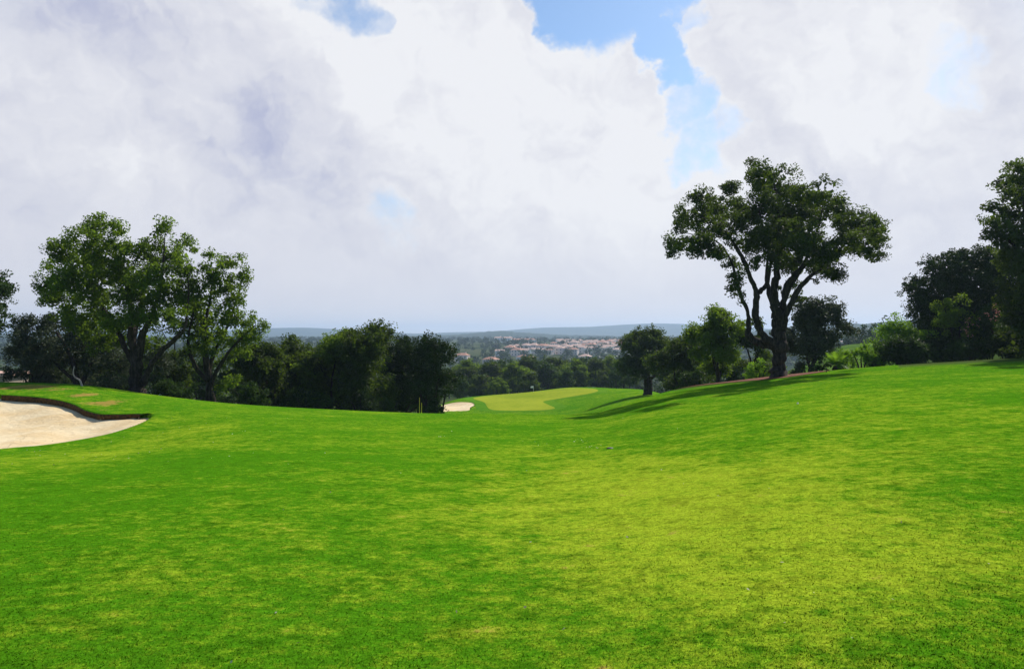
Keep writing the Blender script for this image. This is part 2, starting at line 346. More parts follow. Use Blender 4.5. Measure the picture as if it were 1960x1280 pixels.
def boxed(poly, m, x, y, fn, out):
    k = (x > poly[:, 0].min() - m) & (x < poly[:, 0].max() + m) & (y > poly[:, 1].min() - m) & (y < poly[:, 1].max() + m)
    out[k] = fn(poly, x[k], y[k]); return out
def smooth(a, b, v):
    s = np.clip((v - a) / (b - a), 0, 1); return s * s * (3 - 2 * s)
def HD(x, y):
    """ground with the bunkers dug out"""
    z = H(x, y)
    d = boxed(BP, 2, x, y, sdf, np.full(x.shape, 9.0)); z = z - 1.3 * smooth(.02, -.40, d) + .05 * np.exp(-((d - .25) / .3) ** 2)
    d = boxed(SP, 3, x, y, sdf, np.full(x.shape, 9.0)); z = z - .9 * smooth(.2, -.8, d)
    return z

# ------------------------------------------------------------------ ground sheet
th = np.concatenate([np.linspace(-180, -44, 60)[:-1], np.linspace(-44, 44, 521), np.linspace(44, 180, 60)[1:]])[:-1]
rr = np.concatenate([np.exp(np.linspace(math.log(.35), math.log(16), 90))[:-1], np.arange(16, 42, .11), np.exp(np.linspace(math.log(42), math.log(84), 45))[:-1], np.arange(84, 140, .6), np.exp(np.linspace(math.log(140), math.log(6200), 130))])
A, R = np.meshgrid(np.radians(th), rr, indexing='ij'); GX = R * np.sin(A); GY = R * np.cos(A); GZ = HD(GX, GY)
na, nr = GX.shape
co = np.concatenate([np.stack([GX, GY, GZ], -1).reshape(-1, 3), [[0, 0, 0]]])
i, j = np.meshgrid(np.arange(na), np.arange(nr - 1), indexing='ij'); i2 = (i + 1) % na
q = np.stack([i * nr + j, i2 * nr + j, i2 * nr + j + 1, i * nr + j + 1], -1).reshape(-1, 4)[:, ::-1]
ground = mesh_np('ground', co, q, M['turf'], True); tag(ground, 'rolling mown golf course lawn, bright green with yellowish worn mottling', 'lawn', kind='structure')
X, Y = co[:, 0], co[:, 1]; PXv = np.where(Y > .5, X / np.maximum(Y, .5) * F + CX, 980)
def gb(px, py, rx, ry, k=1.0):
    p = hit(px, py); c = hit(px, py + 2); e = hit(px + rx, py); wx = max(abs(e[0] - p[0]), .3); wy = max(abs(hit(px, py - ry)[1] - p[1]), .3)
    return k * np.exp(-(((X - p[0]) / wx) ** 2 + ((Y - p[1]) / wy) ** 2))
dry = np.full(len(X), .20)
for a in [(1280, 950, 420, 70, .40), (1080, 900, 260, 50, .22), (1500, 780, 500, 60, .05), (1500, 1000, 380, 90, .30), (1500, 880, 300, 40, .22), (1350, 1130, 350, 90, .22), (1850, 1050, 200, 70, .12), (1800, 1220, 260, 60, -.12), (150, 1240, 300, 60, -.08), (350, 1040, 300, 90, .10), (380, 822, 60, 14, .3), (200, 865, 220, 16, .22), (1860, 780, 160, 40, .2), (60, 900, 120, 20, .2), (330, 800, 60, 12, .2)]: dry += gb(*a)
for a in [(250, 920, 260, 50, -.18), (300, 880, 200, 25, -.15), (1060, 1120, 110, 90, -.12), (100, 1180, 200, 100, -.06)]: dry += gb(*a)
worn = np.zeros(len(X))
for a in [(22, 741, 24, 6, 1.0), (75, 741, 36, 5, .9), (112, 745, 30, 4, .75), (158, 756, 34, 6, 1.0), (196, 772, 42, 6, .95), (205, 786, 20, 5, .5), (235, 766, 40, 5, .5)]: worn += gb(*a)
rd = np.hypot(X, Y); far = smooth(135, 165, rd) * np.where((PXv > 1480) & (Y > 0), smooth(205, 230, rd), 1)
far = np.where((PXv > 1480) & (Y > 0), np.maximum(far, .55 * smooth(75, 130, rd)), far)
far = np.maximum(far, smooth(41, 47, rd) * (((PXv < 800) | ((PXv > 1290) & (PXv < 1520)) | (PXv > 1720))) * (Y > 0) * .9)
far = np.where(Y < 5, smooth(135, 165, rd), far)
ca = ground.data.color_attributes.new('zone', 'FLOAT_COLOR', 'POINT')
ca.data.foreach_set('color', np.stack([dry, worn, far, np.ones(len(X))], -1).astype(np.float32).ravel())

def unit(v): return v / (np.linalg.norm(v, axis=-1, keepdims=True) + 1e-9)
# blades of grass in the nearest part of the lawn
rb = np.random.default_rng(12); nb_ = 230000; u = rb.uniform(0, 1, nb_); yb = 3.2 * (15.0 / 3.2) ** (u ** 1.5); xb = rb.uniform(-.76, .76, nb_) * yb
gz = H(xb, yb); fade = np.clip((15 - yb) / 9, 0, 1); hb = rb.uniform(.004, .012, nb_) * (.3 + .7 * fade); wb = rb.uniform(.0022, .004, nb_) * (1 + yb * .06); an = rb.uniform(0, 2 * math.pi, nb_); ln = rb.uniform(.006, .024, nb_); a2 = an + rb.uniform(1.0, 2.1, nb_)
p0 = np.stack([xb - np.cos(an) * wb, yb - np.sin(an) * wb, gz - .004], -1); p1 = np.stack([xb + np.cos(an) * wb, yb + np.sin(an) * wb, gz - .004], -1); p2 = np.stack([xb + np.cos(a2) * ln, yb + np.sin(a2) * ln, gz + hb], -1)
bl_ = mesh_np('grass', np.stack([p0, p1, p2], 1).reshape(-1, 3), np.arange(nb_ * 3).reshape(-1, 3), M['turf']); tag(bl_, 'short mown grass blades in the foreground', 'grass', kind='stuff')
bl_.data.polygons.foreach_set('use_smooth', np.ones(nb_, bool)); vn = unit(np.array([0, 0, 1.0]) + rb.normal(size=(nb_, 3)) * .22); bl_.data.normals_split_custom_set_from_vertices(np.repeat(vn, 3, 0).astype(np.float32))
cb = bl_.data.color_attributes.new('zone', 'FLOAT_COLOR', 'POINT')
ri = np.clip(np.searchsorted(rr, np.hypot(xb, yb)), 0, nr - 1); ti = np.clip(np.searchsorted(th, np.degrees(np.arctan2(xb, yb))), 0, na - 1); zz = np.zeros((nb_, 4)); zz[:, 0] = dry[:-1].reshape(na, nr)[ti, ri] + rb.normal(size=nb_) * .12; zz[:, 3] = 1
cb.data.foreach_set('color', np.repeat(zz, 3, 0).astype(np.float32).ravel())

# sheets that follow the ground
def rings(poly, k):
    c = poly.mean(0); return c, [c + (poly - c) * s for s in np.linspace(1 / k, 1, k)]
def sheet(name, poly, k, hfun, mat, label, cat):
    c, rs = rings(poly, k); n = len(poly); pts = np.concatenate([[c]] + rs); co = np.column_stack([pts, hfun(pts[:, 0], pts[:, 1])])
    f = []
    for q in range(k - 1):
        for a in range(n): b = (a + 1) % n; f.append((1 + q * n + a, 1 + q * n + b, 1 + (q + 1) * n + b, 1 + (q + 1) * n + a))
    me = bpy.data.meshes.new(name); me.from_pydata([tuple(p) for p in co], [], f + [(0, 1 + (a + 1) % n, 1 + a) for a in range(n)])
    me.polygons.foreach_set('use_smooth', np.ones(len(me.polygons), bool)); me.materials.append(mat); me.update(); me.flip_normals() if me.polygons[0].normal.z < 0 else None
    o = link(bpy.data.objects.new(name, me)); tag(o, label, cat, kind='structure'); return o
rngs = np.random.default_rng(5)
def bsand(x, y):
    d = -sdf(BP, x, y); bowl = smooth(0, 2.2, d)
    wob = .04 * np.sin(x * 1.7 + y * .9) + .03 * np.sin(x * 3.1 - y * 2.3 + 1)
    back = smooth(22, 30, y)                                   # the far wall climbs to just under the lip
    return H(x, y) - .06 - .30 * bowl * (1 - .55 * back) - .12 * back * smooth(0, .25, d + .1) + wob * smooth(0, 1, d)
sheet('sand_bunker', BP, 26, bsand, M['sand'], 'large pale sand bunker at the left edge of the lawn', 'bunker')
def ssand(x, y): return H(x, y) - .05 - .25 * smooth(0, 2.0, -sdf(SP, x, y))
sheet('sand_bunker', SP, 10, ssand, M['sand'], 'small sand bunker in front of the distant putting green', 'bunker')
GPX = [(906, 763), (920, 759), (960, 755), (1010, 751), (1060, 745), (1100, 742), (1135, 744), (1145, 748), (1130, 753), (1100, 758), (1070, 763), (1045, 767), (1040, 770), (1052, 776), (1062, 781), (1050, 784), (1010, 786), (970, 786), (940, 784), (932, 778), (926, 770)]
GP0 = np.array([hit(*p, y0=60)[:2] for p in GPX])
GF = spline_closed(GP0, 5); gc_ = GF.mean(0); tn = np.roll(GF, -1, 0) - np.roll(GF, 1, 0); no = unit(np.column_stack([tn[:, 1], -tn[:, 0]])); no *= np.sign((no * (GF - gc_)).sum(1).mean())
sheet('green_fringe', GF + no * 1.6, 22, lambda x, y: H(x, y) + .02, M['fringe'], 'darker mown collar around the putting green', 'green')
sheet('putting_green', GF, 22, lambda x, y: H(x, y) + .035, M['green'], 'smooth yellow-green putting green with a white flag', 'green')

# bunker lips: a soil face under a turf edge
def lip(name, poly, sel, hgt, out, label):
    P = [p for p in poly if sel(p)]; n = len(P); c = poly.mean(0); mb = MB(); r = np.random.default_rng(3)
    for k, p in enumerate(P):
        d = (c - p) / np.linalg.norm(c - p); z = float(H(p[0], p[1])); j = r.uniform(-.02, .03); e = min(1, k / 3, (n - 1 - k) / 3)
        hh = hgt * (.35 + .65 * e)
        for (o, dz) in ((-.2, .03), (.08, .065), (.30 + j, .04), (.33 + j, -.03), (.30, -hh * .6), (.33, -hh - .25)):
            mb.v.append((p[0] + d[0] * o, p[1] + d[1] * o, z + dz))
    for k in range(n - 1):
        for q in range(5): mb.f.append((k * 6 + q, k * 6 + q + 1, k * 6 + 7 + q, k * 6 + 6 + q))
    o = mb.build(name, M['lip'], smooth=True); o.data.materials.append(M['turf']); o.data.polygons.foreach_set('material_index', np.array([1 if q % 5 < 2 else 0 for q in range(len(mb.f))], np.int32)); tag(o, label, 'bunker edge', kind='structure'); return o
cut = hit(288, 794)
lip('bunker_lip', np.roll(BP, -50, 0), lambda p: p[1] > cut[1] - .02 and p[0] > -22, .13, .1, 'dark earth lip along the back of the large bunker')
MP0 = np.array([on(px, Y)[:2] for px, Y in [(1290, 45.3), (1340, 44.2), (1400, 42.8), (1460, 40.6), (1500, 39.8), (1545, 40.6), (1584, 42.3), (1586, 44), (1500, 47), (1400, 48), (1320, 47.6)]])
sheet('mulch_bed', spline_closed(MP0, 4), 8, lambda x, y: H(x, y) + .03, M['mulch'], 'red-brown bark mulch strip around the tall oak base', 'mulch')

# ------------------------------------------------------------------ hills
M['hill'] = simple_turf('wooded_hill', (.020, .034, .014), (.050, .065, .028), .012)
def hill(name, prof, Y, depth, base, seed, rough, label, px0=None):
    r = np.random.default_rng(seed); ks = sorted(prof); pxs = np.arange(ks[0], ks[-1] + .1, 2.0 if rough else 6.0); py = pchip(ks, [prof[k] for k in ks], pxs); n = len(pxs)
    X0 = (pxs - CX) / F * Y; top = EYE + (CY - py) / F * Y; st = [(-1, 0), (-.75, .18), (-.5, .48), (-.25, .80), (-.1, .95), (0, 1), (.15, .96), (.5, .6), (1, 0)]
    nz = np.convolve(r.normal(size=n + 20), np.ones(3) / 3, 'same')[10:10 + n] * rough
    co = []
    for (u, h) in st:
        jit = r.normal(size=n) * rough * .8 * (h > 0)
        co.append(np.column_stack([X0, np.full(n, Y + u * depth) + 0 * X0, base + (top - base) * h + (nz if u == 0 else jit * .8) * (h > .3)]))
    co = np.concatenate(co); i, j = np.meshgrid(np.arange(len(st) - 1), np.arange(n - 1), indexing='ij')
    o = mesh_np(name, co, np.stack([i * n + j, i * n + j + 1, (i + 1) * n + j + 1, (i + 1) * n + j], -1).reshape(-1, 4), M['hill'], True); tag(o, label, 'hill', kind='structure')
hill('hills', {-300: 648, 300: 646, 700: 644, 860: 641, 920: 636.5, 955: 633, 1000: 636, 1040: 639, 1080: 641, 1130: 642, 1180: 644, 1250: 646, 1500: 648}, 2700, 900, -16, 1, 1.6, 'low wooded ridge behind the hillside town')
hill('hills', {-400: 636, 0: 634, 200: 634, 500: 630, 530: 627.5, 580: 627, 630: 629, 700: 634, 800: 638, 860: 636, 940: 634, 1010: 629, 1050: 626.5, 1120: 625.5, 1200: 621, 1250: 619, 1310: 620, 1420: 626, 1560: 634, 1700: 637}, 4700, 1000, -16, 2, 0, 'pale hazy hills on the horizon')
hill('hills', {1100: 652, 1180: 650, 1300: 648, 1400: 640, 1500: 630, 1560: 622, 1610: 619, 1650: 621, 1690: 618, 1760: 612, 1900: 606, 2100: 600, 2500: 610}, 1900, 700, -16, 3, 1.6, 'blue wooded hill behind the tall oak on the right')
hill('hills', {-300: 640, 0: 641, 100: 644, 300: 650, 500: 655}, 1500, 500, -20, 4, 1.6, 'dark wooded rise on the far left')

# ------------------------------------------------------------------ trees
def catmull(p, k=5):
    p = np.asarray(p, float); p = np.vstack([2 * p[0] - p[1], p, 2 * p[-1] - p[-2]]); out = []
    for i in range(1, len(p) - 2):
        a, b, c, d = p[i - 1], p[i], p[i + 1], p[i + 2]
        for s in np.arange(k) / k: out.append(.5 * (2 * b + (c - a) * s + (2 * a - 5 * b + 4 * c - d) * s ** 2 + (3 * b - a - 3 * c + d) * s ** 3))
    out.append(p[-2]); return np.array(out)
def unit(v): return v / (np.linalg.norm(v, axis=-1, keepdims=True) + 1e-9)
def leaf_quads(pos, outw, size, rng, up=.5, aspect=.6):
    n = len(pos); nr = unit(rng.normal(size=(n, 3)) + .5 * outw + np.array([0, 0, up])); t = unit(np.cross(nr, rng.normal(size=(n, 3)))); b = np.cross(nr, t)
    L = (size * rng.uniform(.65, 1.35, n))[:, None]; W = L * aspect
    co = np.stack([pos - t * L * .5, pos + b * W * .5 - t * L * .08, pos + t * L * .5, pos - b * W * .5 + t * L * .08], 1).reshape(-1, 3)
    return co, np.arange(4 * n).reshape(-1, 4)
def gap(p, sd=0.0):
    a = np.sin(p[:, 0] * 3.1 + p[:, 2] * 1.7 + sd) + np.sin(p[:, 1] * 2.7 - p[:, 2] * 2.3 + 1.3 * sd) + np.sin(p[:, 0] * 1.9 - p[:, 1] * 2.2 + p[:, 2] * 2.9 + 2.1 * sd) + .7 * np.sin(p[:, 0] * 5.3 + p[:, 1] * 4.1 - p[:, 2] * 4.7 + sd)
    return a
def clumps(blobs, dens, rng, inner=.5):
    """blobs (n,6): centre and radii; returns clump centres and outward directions"""
    cs, ow = [], []
    for b in blobs:
        c, r = b[:3], b[3:]; area = ((r[0] * r[1]) ** 1.6 + (r[0] * r[2]) ** 1.6 + (r[1] * r[2]) ** 1.6) / 3; n = max(3, int(dens * 12.57 * area ** (1 / 1.6)))
        v = unit(rng.normal(size=(n, 3))); rad = rng.uniform(inner ** 2, 1, n) ** .5
        cs.append(c + v * r * rad[:, None]); ow.append(v)
    return np.concatenate(cs), np.concatenate(ow)
def twigs(mb, nodes, rads, centers, rng, base, maxr=.05):
    nodes = list(nodes); rads = list(rads); NP = np.array(nodes); NRd = np.array(rads); order = np.argsort(np.linalg.norm(centers - base, axis=1))
    for k in order:
        c = centers[k]; d = np.linalg.norm(NP - c, axis=1); cost = d + .25 * np.maximum(0, np.linalg.norm(NP - base, axis=1) - np.linalg.norm(c - base)); a = int(np.argmin(cost)); L = d[a]
        if L < .12 or L > 4.5: continue
        p0 = NP[a]; r0 = min(NRd[a] * .7, .012 + .018 * L, maxr); m1 = p0 + (c - p0) * .35 + rng.normal(size=3) * .07 * L + np.array([0, 0, .04 * L]); m2 = p0 + (c - p0) * .7 + rng.normal(size=3) * .05 * L + np.array([0, 0, .03 * L])
        mb.tube([p0, m1, m2, c], [r0, r0 * .8, r0 * .55, r0 * .3], 4, False)
        NP = np.vstack([NP, m1, m2, c]); NRd = np.concatenate([NRd, [r0 * .8, r0 * .55, r0 * .35]])
def make_tree(name, base, limbs, blobs, dens, per, size, crad, mat, bark, seed, inner=.5, up=.5, flat=.75, tw=True, aspect=.6, sides=10, twfrac=1.0, core=9.0, gthr=-.95, gsc=1.0):
    """limbs: list of [(x,y,z,r)...] and blobs (n,6), in world coordinates; everything is stored relative to base"""
    rng = np.random.default_rng(seed); root = empty(name, base); base = np.asarray(base, float); mb = MB(); nodes, rads = [], []
    for L in limbs:
        L = np.asarray(L, float); P = catmull(L[:, :3] - base, 5); Rr = np.maximum(catmull(L[:, [3, 3, 3]], 5)[:, 0], .008)
        P[1:-1] += rng.normal(size=P[1:-1].shape) * (Rr[1:-1, None] * .16); Rr = Rr * (1 + .07 * np.sin(np.arange(len(Rr)) * 1.1 + rng.uniform(0, 6))); mb.tube(P, Rr, sides, True, rng.uniform(0, 6)); nodes += list(P); rads += list(Rr)
    b = np.asarray(blobs, float).copy(); b[:, :3] -= base
    cs, ow = clumps(b, dens * 1.65, rng, inner); kp = gap(cs / gsc, seed) > gthr; cs, ow = cs[kp], ow[kp]; crad = crad * .72; per = per * 1.1; twfrac = twfrac * .6
    if tw and len(nodes): twigs(mb, nodes, rads, cs[rng.random(len(cs)) < twfrac], rng, np.array([0, 0, 0.]))
    if mb.v: mb.build('trunk', bark, root, True)
    n = len(cs); cr = crad * rng.uniform(.6, 1.3, n); pr = np.maximum(4, (per * rng.uniform(.5, 1.4, n)).astype(int)); idx = np.repeat(np.arange(n), pr)
    off = rng.normal(size=(len(idx), 3)); off /= np.maximum(1, np.linalg.norm(off, axis=1) / 1.7)[:, None]
    pos = cs[idx] + off * cr[idx, None] * np.array([.75, .75, .75 * flat]); c2, f2 = leaf_quads(pos, ow[idx], size, rng, up, aspect)
    if core > 0:                                               # denser inner foliage
        cc = []
        for q in b:
            nv = int(core * 4.19 * q[3] * q[4] * q[5] / (size * 2.2) ** 1.0); v = unit(rng.normal(size=(nv, 3))) * (rng.uniform(0, 1, nv) ** .4)[:, None]; cc.append(q[:3] + v * q[3:] * .74)
        cc = np.concatenate(cc); cc = cc[gap(cc / gsc, seed) > gthr + .25]; c3, f3 = leaf_quads(cc, np.zeros_like(cc), size * 2.2, rng, .1, .75); f2 = np.concatenate([f2, f3 + len(c2)]); c2 = np.concatenate([c2, c3])
    mesh_np('crown', c2, f2, mat, False, root); return root
def W(px, py, Y, r): return (*at(px, py, Y), r)
def traced(lst, Y0, ox, oy, sc, ry=1.0, seed=0, spread=1.0):
    """crown masses read off the photo: (x, y, rx, ry[, depth]) in a crop's pixels -> world ellipsoids at real depth"""
    r = np.random.default_rng(seed); out = []
    for q in lst:
        px, py = ox + q[0] / sc, oy + q[1] / sc; rx, rz = q[2] / sc, q[3] / sc; dY = q[4] if len(q) > 4 else r.uniform(-1, 1) * spread; Y = Y0 + dY; s = Y / F
        out.append([*at(px, py, Y), rx * s, (rx + rz) * .5 * s * ry, rz * s])
    return np.array(out)

# tall cork oak
Yt = 42.0; k = 2.56
tb = on(1491, Yt)
def T(x, y, dY, rp): return W(1160 + x / k, 280 + y / k, Yt + dY, 0.80 * rp / k * (Yt + dY) / F)
limbs = [
 [(tb[0], tb[1], tb[2] - .3, .66)] + [T(848, 1090, 0, 42), T(850, 1040, 0, 37), T(848, 990, 0, 43), T(842, 930, 0, 40), T(838, 860, 0, 32), T(828, 790, 0, 27), T(824, 720, .1, 24), T(832, 640, .2, 23), T(842, 560, .3, 20), T(850, 470, .4, 15), T(850, 370, .5, 10), T(838, 260, .5, 6), T(815, 150, .4, 3)],
 [T(842, 975, 0, 34), T(790, 950, -.1, 28), T(758, 905, -.2, 21), T(738, 850, -.3, 20), T(734, 790, -.3, 19), T(740, 712, -.3, 17), T(712, 660, -.4, 14), T(682, 575, -.6, 13), T(650, 515, -.8, 11), T(600, 440, -1.0, 7), T(530, 380, -1.2, 5), T(440, 330, -1.3, 2.5)],
 [T(742, 715, -.3, 15), T(785, 680, -.1, 13), T(798, 625, 0, 12), T(806, 560, .1, 10), T(790, 470, .4, 8), T(760, 360, .6, 5), T(740, 250, .8, 3)],
 [T(838, 985, .1, 30), T(760, 965, .4, 24), T(706, 935, .7, 21), T(700, 880, .8, 16), T(694, 810, .9, 12), T(665, 745, 1, 11), T(640, 660, 1, 9), T(615, 570, 1, 7), T(560, 480, 1.1, 5), T(470, 440, 1.2, 3), T(350, 420, 1.2, 2)],
 [T(850, 940, .1, 32), T(862, 860, .1, 26), T(868, 780, .2, 20), T(878, 700, .3, 17), T(915, 640, .4, 14), T(965, 580, .5, 10), T(1010, 480, .6, 7), T(1050, 360, .6, 5), T(1070, 230, .5, 2.5)],
 [T(862, 890, -.1, 26), T(890, 800, -.4, 19), T(945, 700, -.7, 15), T(1000, 640, -.9, 12), T(1060, 590, -1.0, 9), T(1150, 500, -1.1, 6.5), T(1230, 430, -1.1, 4), T(1310, 390, -1.1, 2.5)],
 [T(824, 790, .2, 16), T(800, 720, .6, 14), T(785, 640, 1.0, 10), T(800, 540, 1.6, 7), T(880, 420, 2.0, 4)],
 [T(870, 770, .2, 12), T(930, 640, 1.2, 10), T(1040, 520, 1.8, 7), T(1150, 420, 2.2, 4)]]
bl = [(430, 330, 100, 80), (345, 420, 55, 75), (420, 480, 110, 62), (560, 290, 105, 80), (520, 420, 100, 80), (620, 400, 80, 85), (600, 210, 60, 30), (330, 500, 45, 40), (470, 250, 60, 40),
      (760, 150, 70, 80), (850, 180, 95, 95), (760, 290, 95, 90), (720, 100, 30, 40), (900, 320, 120, 115), (1060, 215, 75, 65), (1110, 290, 85, 80), (980, 230, 70, 60),
      (800, 440, 115, 100), (940, 450, 115, 110), (780, 550, 75, 65), (900, 550, 95, 80), (1050, 510, 105, 85), (1080, 575, 85, 70), (860, 400, 120, 110),
      (1190, 370, 100, 75), (1300, 400, 75, 75), (1270, 475, 100, 80), (1170, 480, 85, 75), (1340, 440, 40, 60), (1310, 540, 50, 30), (1130, 620, 38, 55), (1060, 645, 40, 28), (700, 470, 60, 70), (1000, 330, 110, 90), (680, 330, 70, 70),
      (620, 590, 50, 50), (635, 670, 36, 60), (655, 740, 30, 45), (690, 810, 22, 40), (540, 520, 60, 40), (890, 690, 60, 35), (940, 740, 50, 25)]
o = make_tree('cork_oak', tb, limbs, traced(bl, Yt, 1160, 280, k, 1.45, 1, 4.6), 2.0, 66, .125, .36, M['oak'], M['bark'], 11, .45, core=9.0, gthr=-.65)
tag(o, 'tall cork oak with forked twisted trunk standing on red mulch', 'tree')

# big oak left
k = 3.048; Yl = 41.0; lb = on(262, Yl)
def L(x, y, dY, rp, Y=None):
    Y = (Y or Yl) + dY; return W(x / k, 380 + y / k, Y, .85 * rp / k * Y / F)
limbs = [
 [(lb[0], lb[1], lb[2] - .3, .62)] + [L(795, 1110, 0, 46), L(790, 1040, 0, 40), L(792, 960, 0, 38), L(780, 880, 0, 30), L(770, 780, .1, 24), L(760, 660, .3, 18), L(740, 520, .4, 13), L(700, 380, .5, 8), L(650, 250, .5, 4)],
 [L(800, 960, 0, 30), L(815, 880, -.1, 26), L(840, 780, -.2, 22), L(880, 690, -.3, 17), L(920, 560, -.4, 12), L(950, 400, -.5, 8), L(960, 220, -.5, 3)],
 [L(785, 950, 0, 26), L(735, 880, .3, 20), L(690, 780, .5, 16), L(600, 640, .7, 11), L(500, 500, .8, 7), L(400, 360, .8, 4)],
 [L(830, 1080, -.1, 26), L(870, 1000, -.3, 20), L(930, 900, -.6, 18), L(1010, 830, -.8, 15), L(1080, 740, -.8, 10), L(1100, 560, -.6, 6), L(1090, 380, -.4, 3)],
 [L(775, 850, .2, 18), L(800, 720, .9, 14), L(840, 560, 1.5, 10), L(860, 380, 1.8, 5)]]
bl = [(410, 250, 90, 80), (335, 300, 75, 70), (300, 440, 72, 75), (400, 460, 120, 110), (545, 170, 70, 60), (575, 110, 32, 32), (520, 260, 120, 95), (670, 180, 60, 55), (650, 330, 130, 105), (600, 470, 120, 110), (540, 570, 120, 90), (740, 280, 60, 60), (840, 320, 85, 85), (930, 210, 60, 65), (955, 145, 38, 35), (960, 320, 105, 105), (1080, 265, 65, 60), (1145, 250, 28, 30), (1060, 380, 80, 85), (900, 460, 140, 110), (770, 560, 120, 90), (1010, 530, 100, 105), (330, 550, 80, 65), (620, 660, 75, 80), (900, 620, 110, 80), (440, 600, 90, 60), (740, 430, 130, 100), (480, 380, 110, 100), (1020, 660, 80, 70), (800, 680, 90, 60), (640, 720, 75, 60), (540, 690, 80, 60), (600, 780, 80, 60), (1060, 740, 60, 50), (720, 730, 100, 60), (840, 720, 90, 60, 1.5), (960, 720, 90, 60), (470, 740, 90, 70), (380, 660, 80, 60), (300, 600, 70, 60), (250, 500, 50, 60), (700, 820, 70, 60, 1.5), (560, 850, 80, 60, 1.0), (1060, 640, 90, 80), (1110, 520, 60, 80), (880, 840, 70, 60, 2.0)]
o = make_tree('cork_oak', lb, limbs, traced(bl, Yl, 0, 380, k, 1.25, 2, 2.8), 2.0, 58, .125, .38, M['oak_light'], M['bark'], 12, .4, core=7.0)
tag(o, 'broad leafy oak with spreading limbs, largest tree on the left', 'tree')
lb2 = on(402, 43.0)
limbs = [[(lb2[0], lb2[1], lb2[2] - .3, .42)] + [L(1222, 1120, 2, 26), L(1215, 1040, 2, 24), L(1200, 920, 2, 18), L(1190, 780, 2.1, 15), L(1220, 620, 2.2, 10), L(1250, 440, 2.2, 5)],
         [L(1215, 1060, 2, 20), L(1160, 1010, 1.8, 15), L(1110, 910, 1.6, 12), L(1100, 800, 1.5, 8), L(1130, 660, 1.5, 5)],
         [L(1212, 1030, 2, 16), L(1250, 900, 2.4, 13), L(1320, 760, 2.8, 9), L(1390, 560, 2.8, 6), L(1420, 420, 2.8, 3)],
         [L(1225, 1090, 2, 16), L(1290, 960, 1.6, 11), L(1400, 820, 1.4, 8), L(1490, 740, 1.2, 4)]]
bl = [(1250, 400, 75, 90), (1225, 330, 38, 36), (1330, 380, 60, 55), (1405, 355, 42, 42), (1415, 460, 42, 60), (1290, 490, 95, 90), (1200, 560, 85, 90), (1360, 570, 75, 60), (1180, 680, 105, 85), (1320, 670, 105, 80), (1450, 710, 80, 55), (1505, 750, 50, 55), (1250, 770, 115, 70), (1120, 770, 80, 60), (1420, 800, 75, 60), (1320, 960, 45, 70), (1300, 1080, 45, 60), (1470, 640, 50, 40), (1330, 850, 80, 50), (1150, 850, 70, 50), (1240, 860, 80, 60), (1410, 880, 50, 60), (1360, 1060, 40, 60), (1480, 800, 60, 60), (1130, 600, 60, 60)]
o = make_tree('cork_oak', lb2, limbs, traced(bl, 43, 0, 380, k, 1.1, 3, 1.4), 2.0, 58, .125, .36, M['oak_light'], M['bark'], 13, .4, core=6.0)
tag(o, 'slimmer ragged oak leaning beside the large left oak', 'tree')
lb3 = on(150, 46.0)
limbs = [[(lb3[0], lb3[1], lb3[2] - .3, .3), L(455, 1100, 5, 22), L(440, 1000, 5, 18), L(400, 900, 5, 14), L(330, 780, 5, 7)], [L(455, 1090, 5, 18), L(520, 1000, 4.8, 14), L(560, 880, 4.6, 8)], [L(445, 1060, 5, 14), L(340, 980, 5.2, 10), L(220, 860, 5.4, 6)]]
bl = [(200, 740, 130, 60), (120, 800, 75, 70), (330, 730, 110, 65), (430, 690, 70, 55), (250, 830, 170, 90), (480, 800, 120, 110), (620, 800, 100, 110), (640, 890, 100, 80), (150, 890, 100, 60), (400, 910, 150, 90), (300, 930, 150, 70), (560, 960, 110, 70), (700, 960, 90, 70), (150, 730, 70, 45), (90, 900, 70, 60), (210, 960, 120, 50), (500, 1040, 120, 60), (340, 1010, 110, 60), (640, 1060, 100, 50), (900, 900, 90, 70), (940, 990, 60, 60)]
o = make_tree('olive_tree', lb3, limbs, traced(bl, 46, 0, 380, k, 1.0, 4, 1.2), 1.9, 50, .13, .40, M['olive'], M['bark'], 14, .4)
tag(o, 'low spreading grey-green olive tree left of the largest oak', 'tree')
lb4 = on(-70, 46.0)
limbs = [[(lb4[0], lb4[1], lb4[2] - .3, .35), W(-68, 700, 46, .28), W(-66, 640, 46, .2), W(-55, 560, 46, .08)]]
o = make_tree('oak_tree', lb4, limbs, traced([(-30, 555, 48, 42), (-15, 545, 40, 30), (-20, 600, 46, 45), (-100, 580, 70, 70), (-60, 630, 50, 30)], 46, 0, 0, 1, 1, 5), 2.0, 46, .14, .38, M['shrub_dark'], M['bark'], 15, .4)
tag(o, 'dark leafy tree cut off by the left picture edge', 'tree')

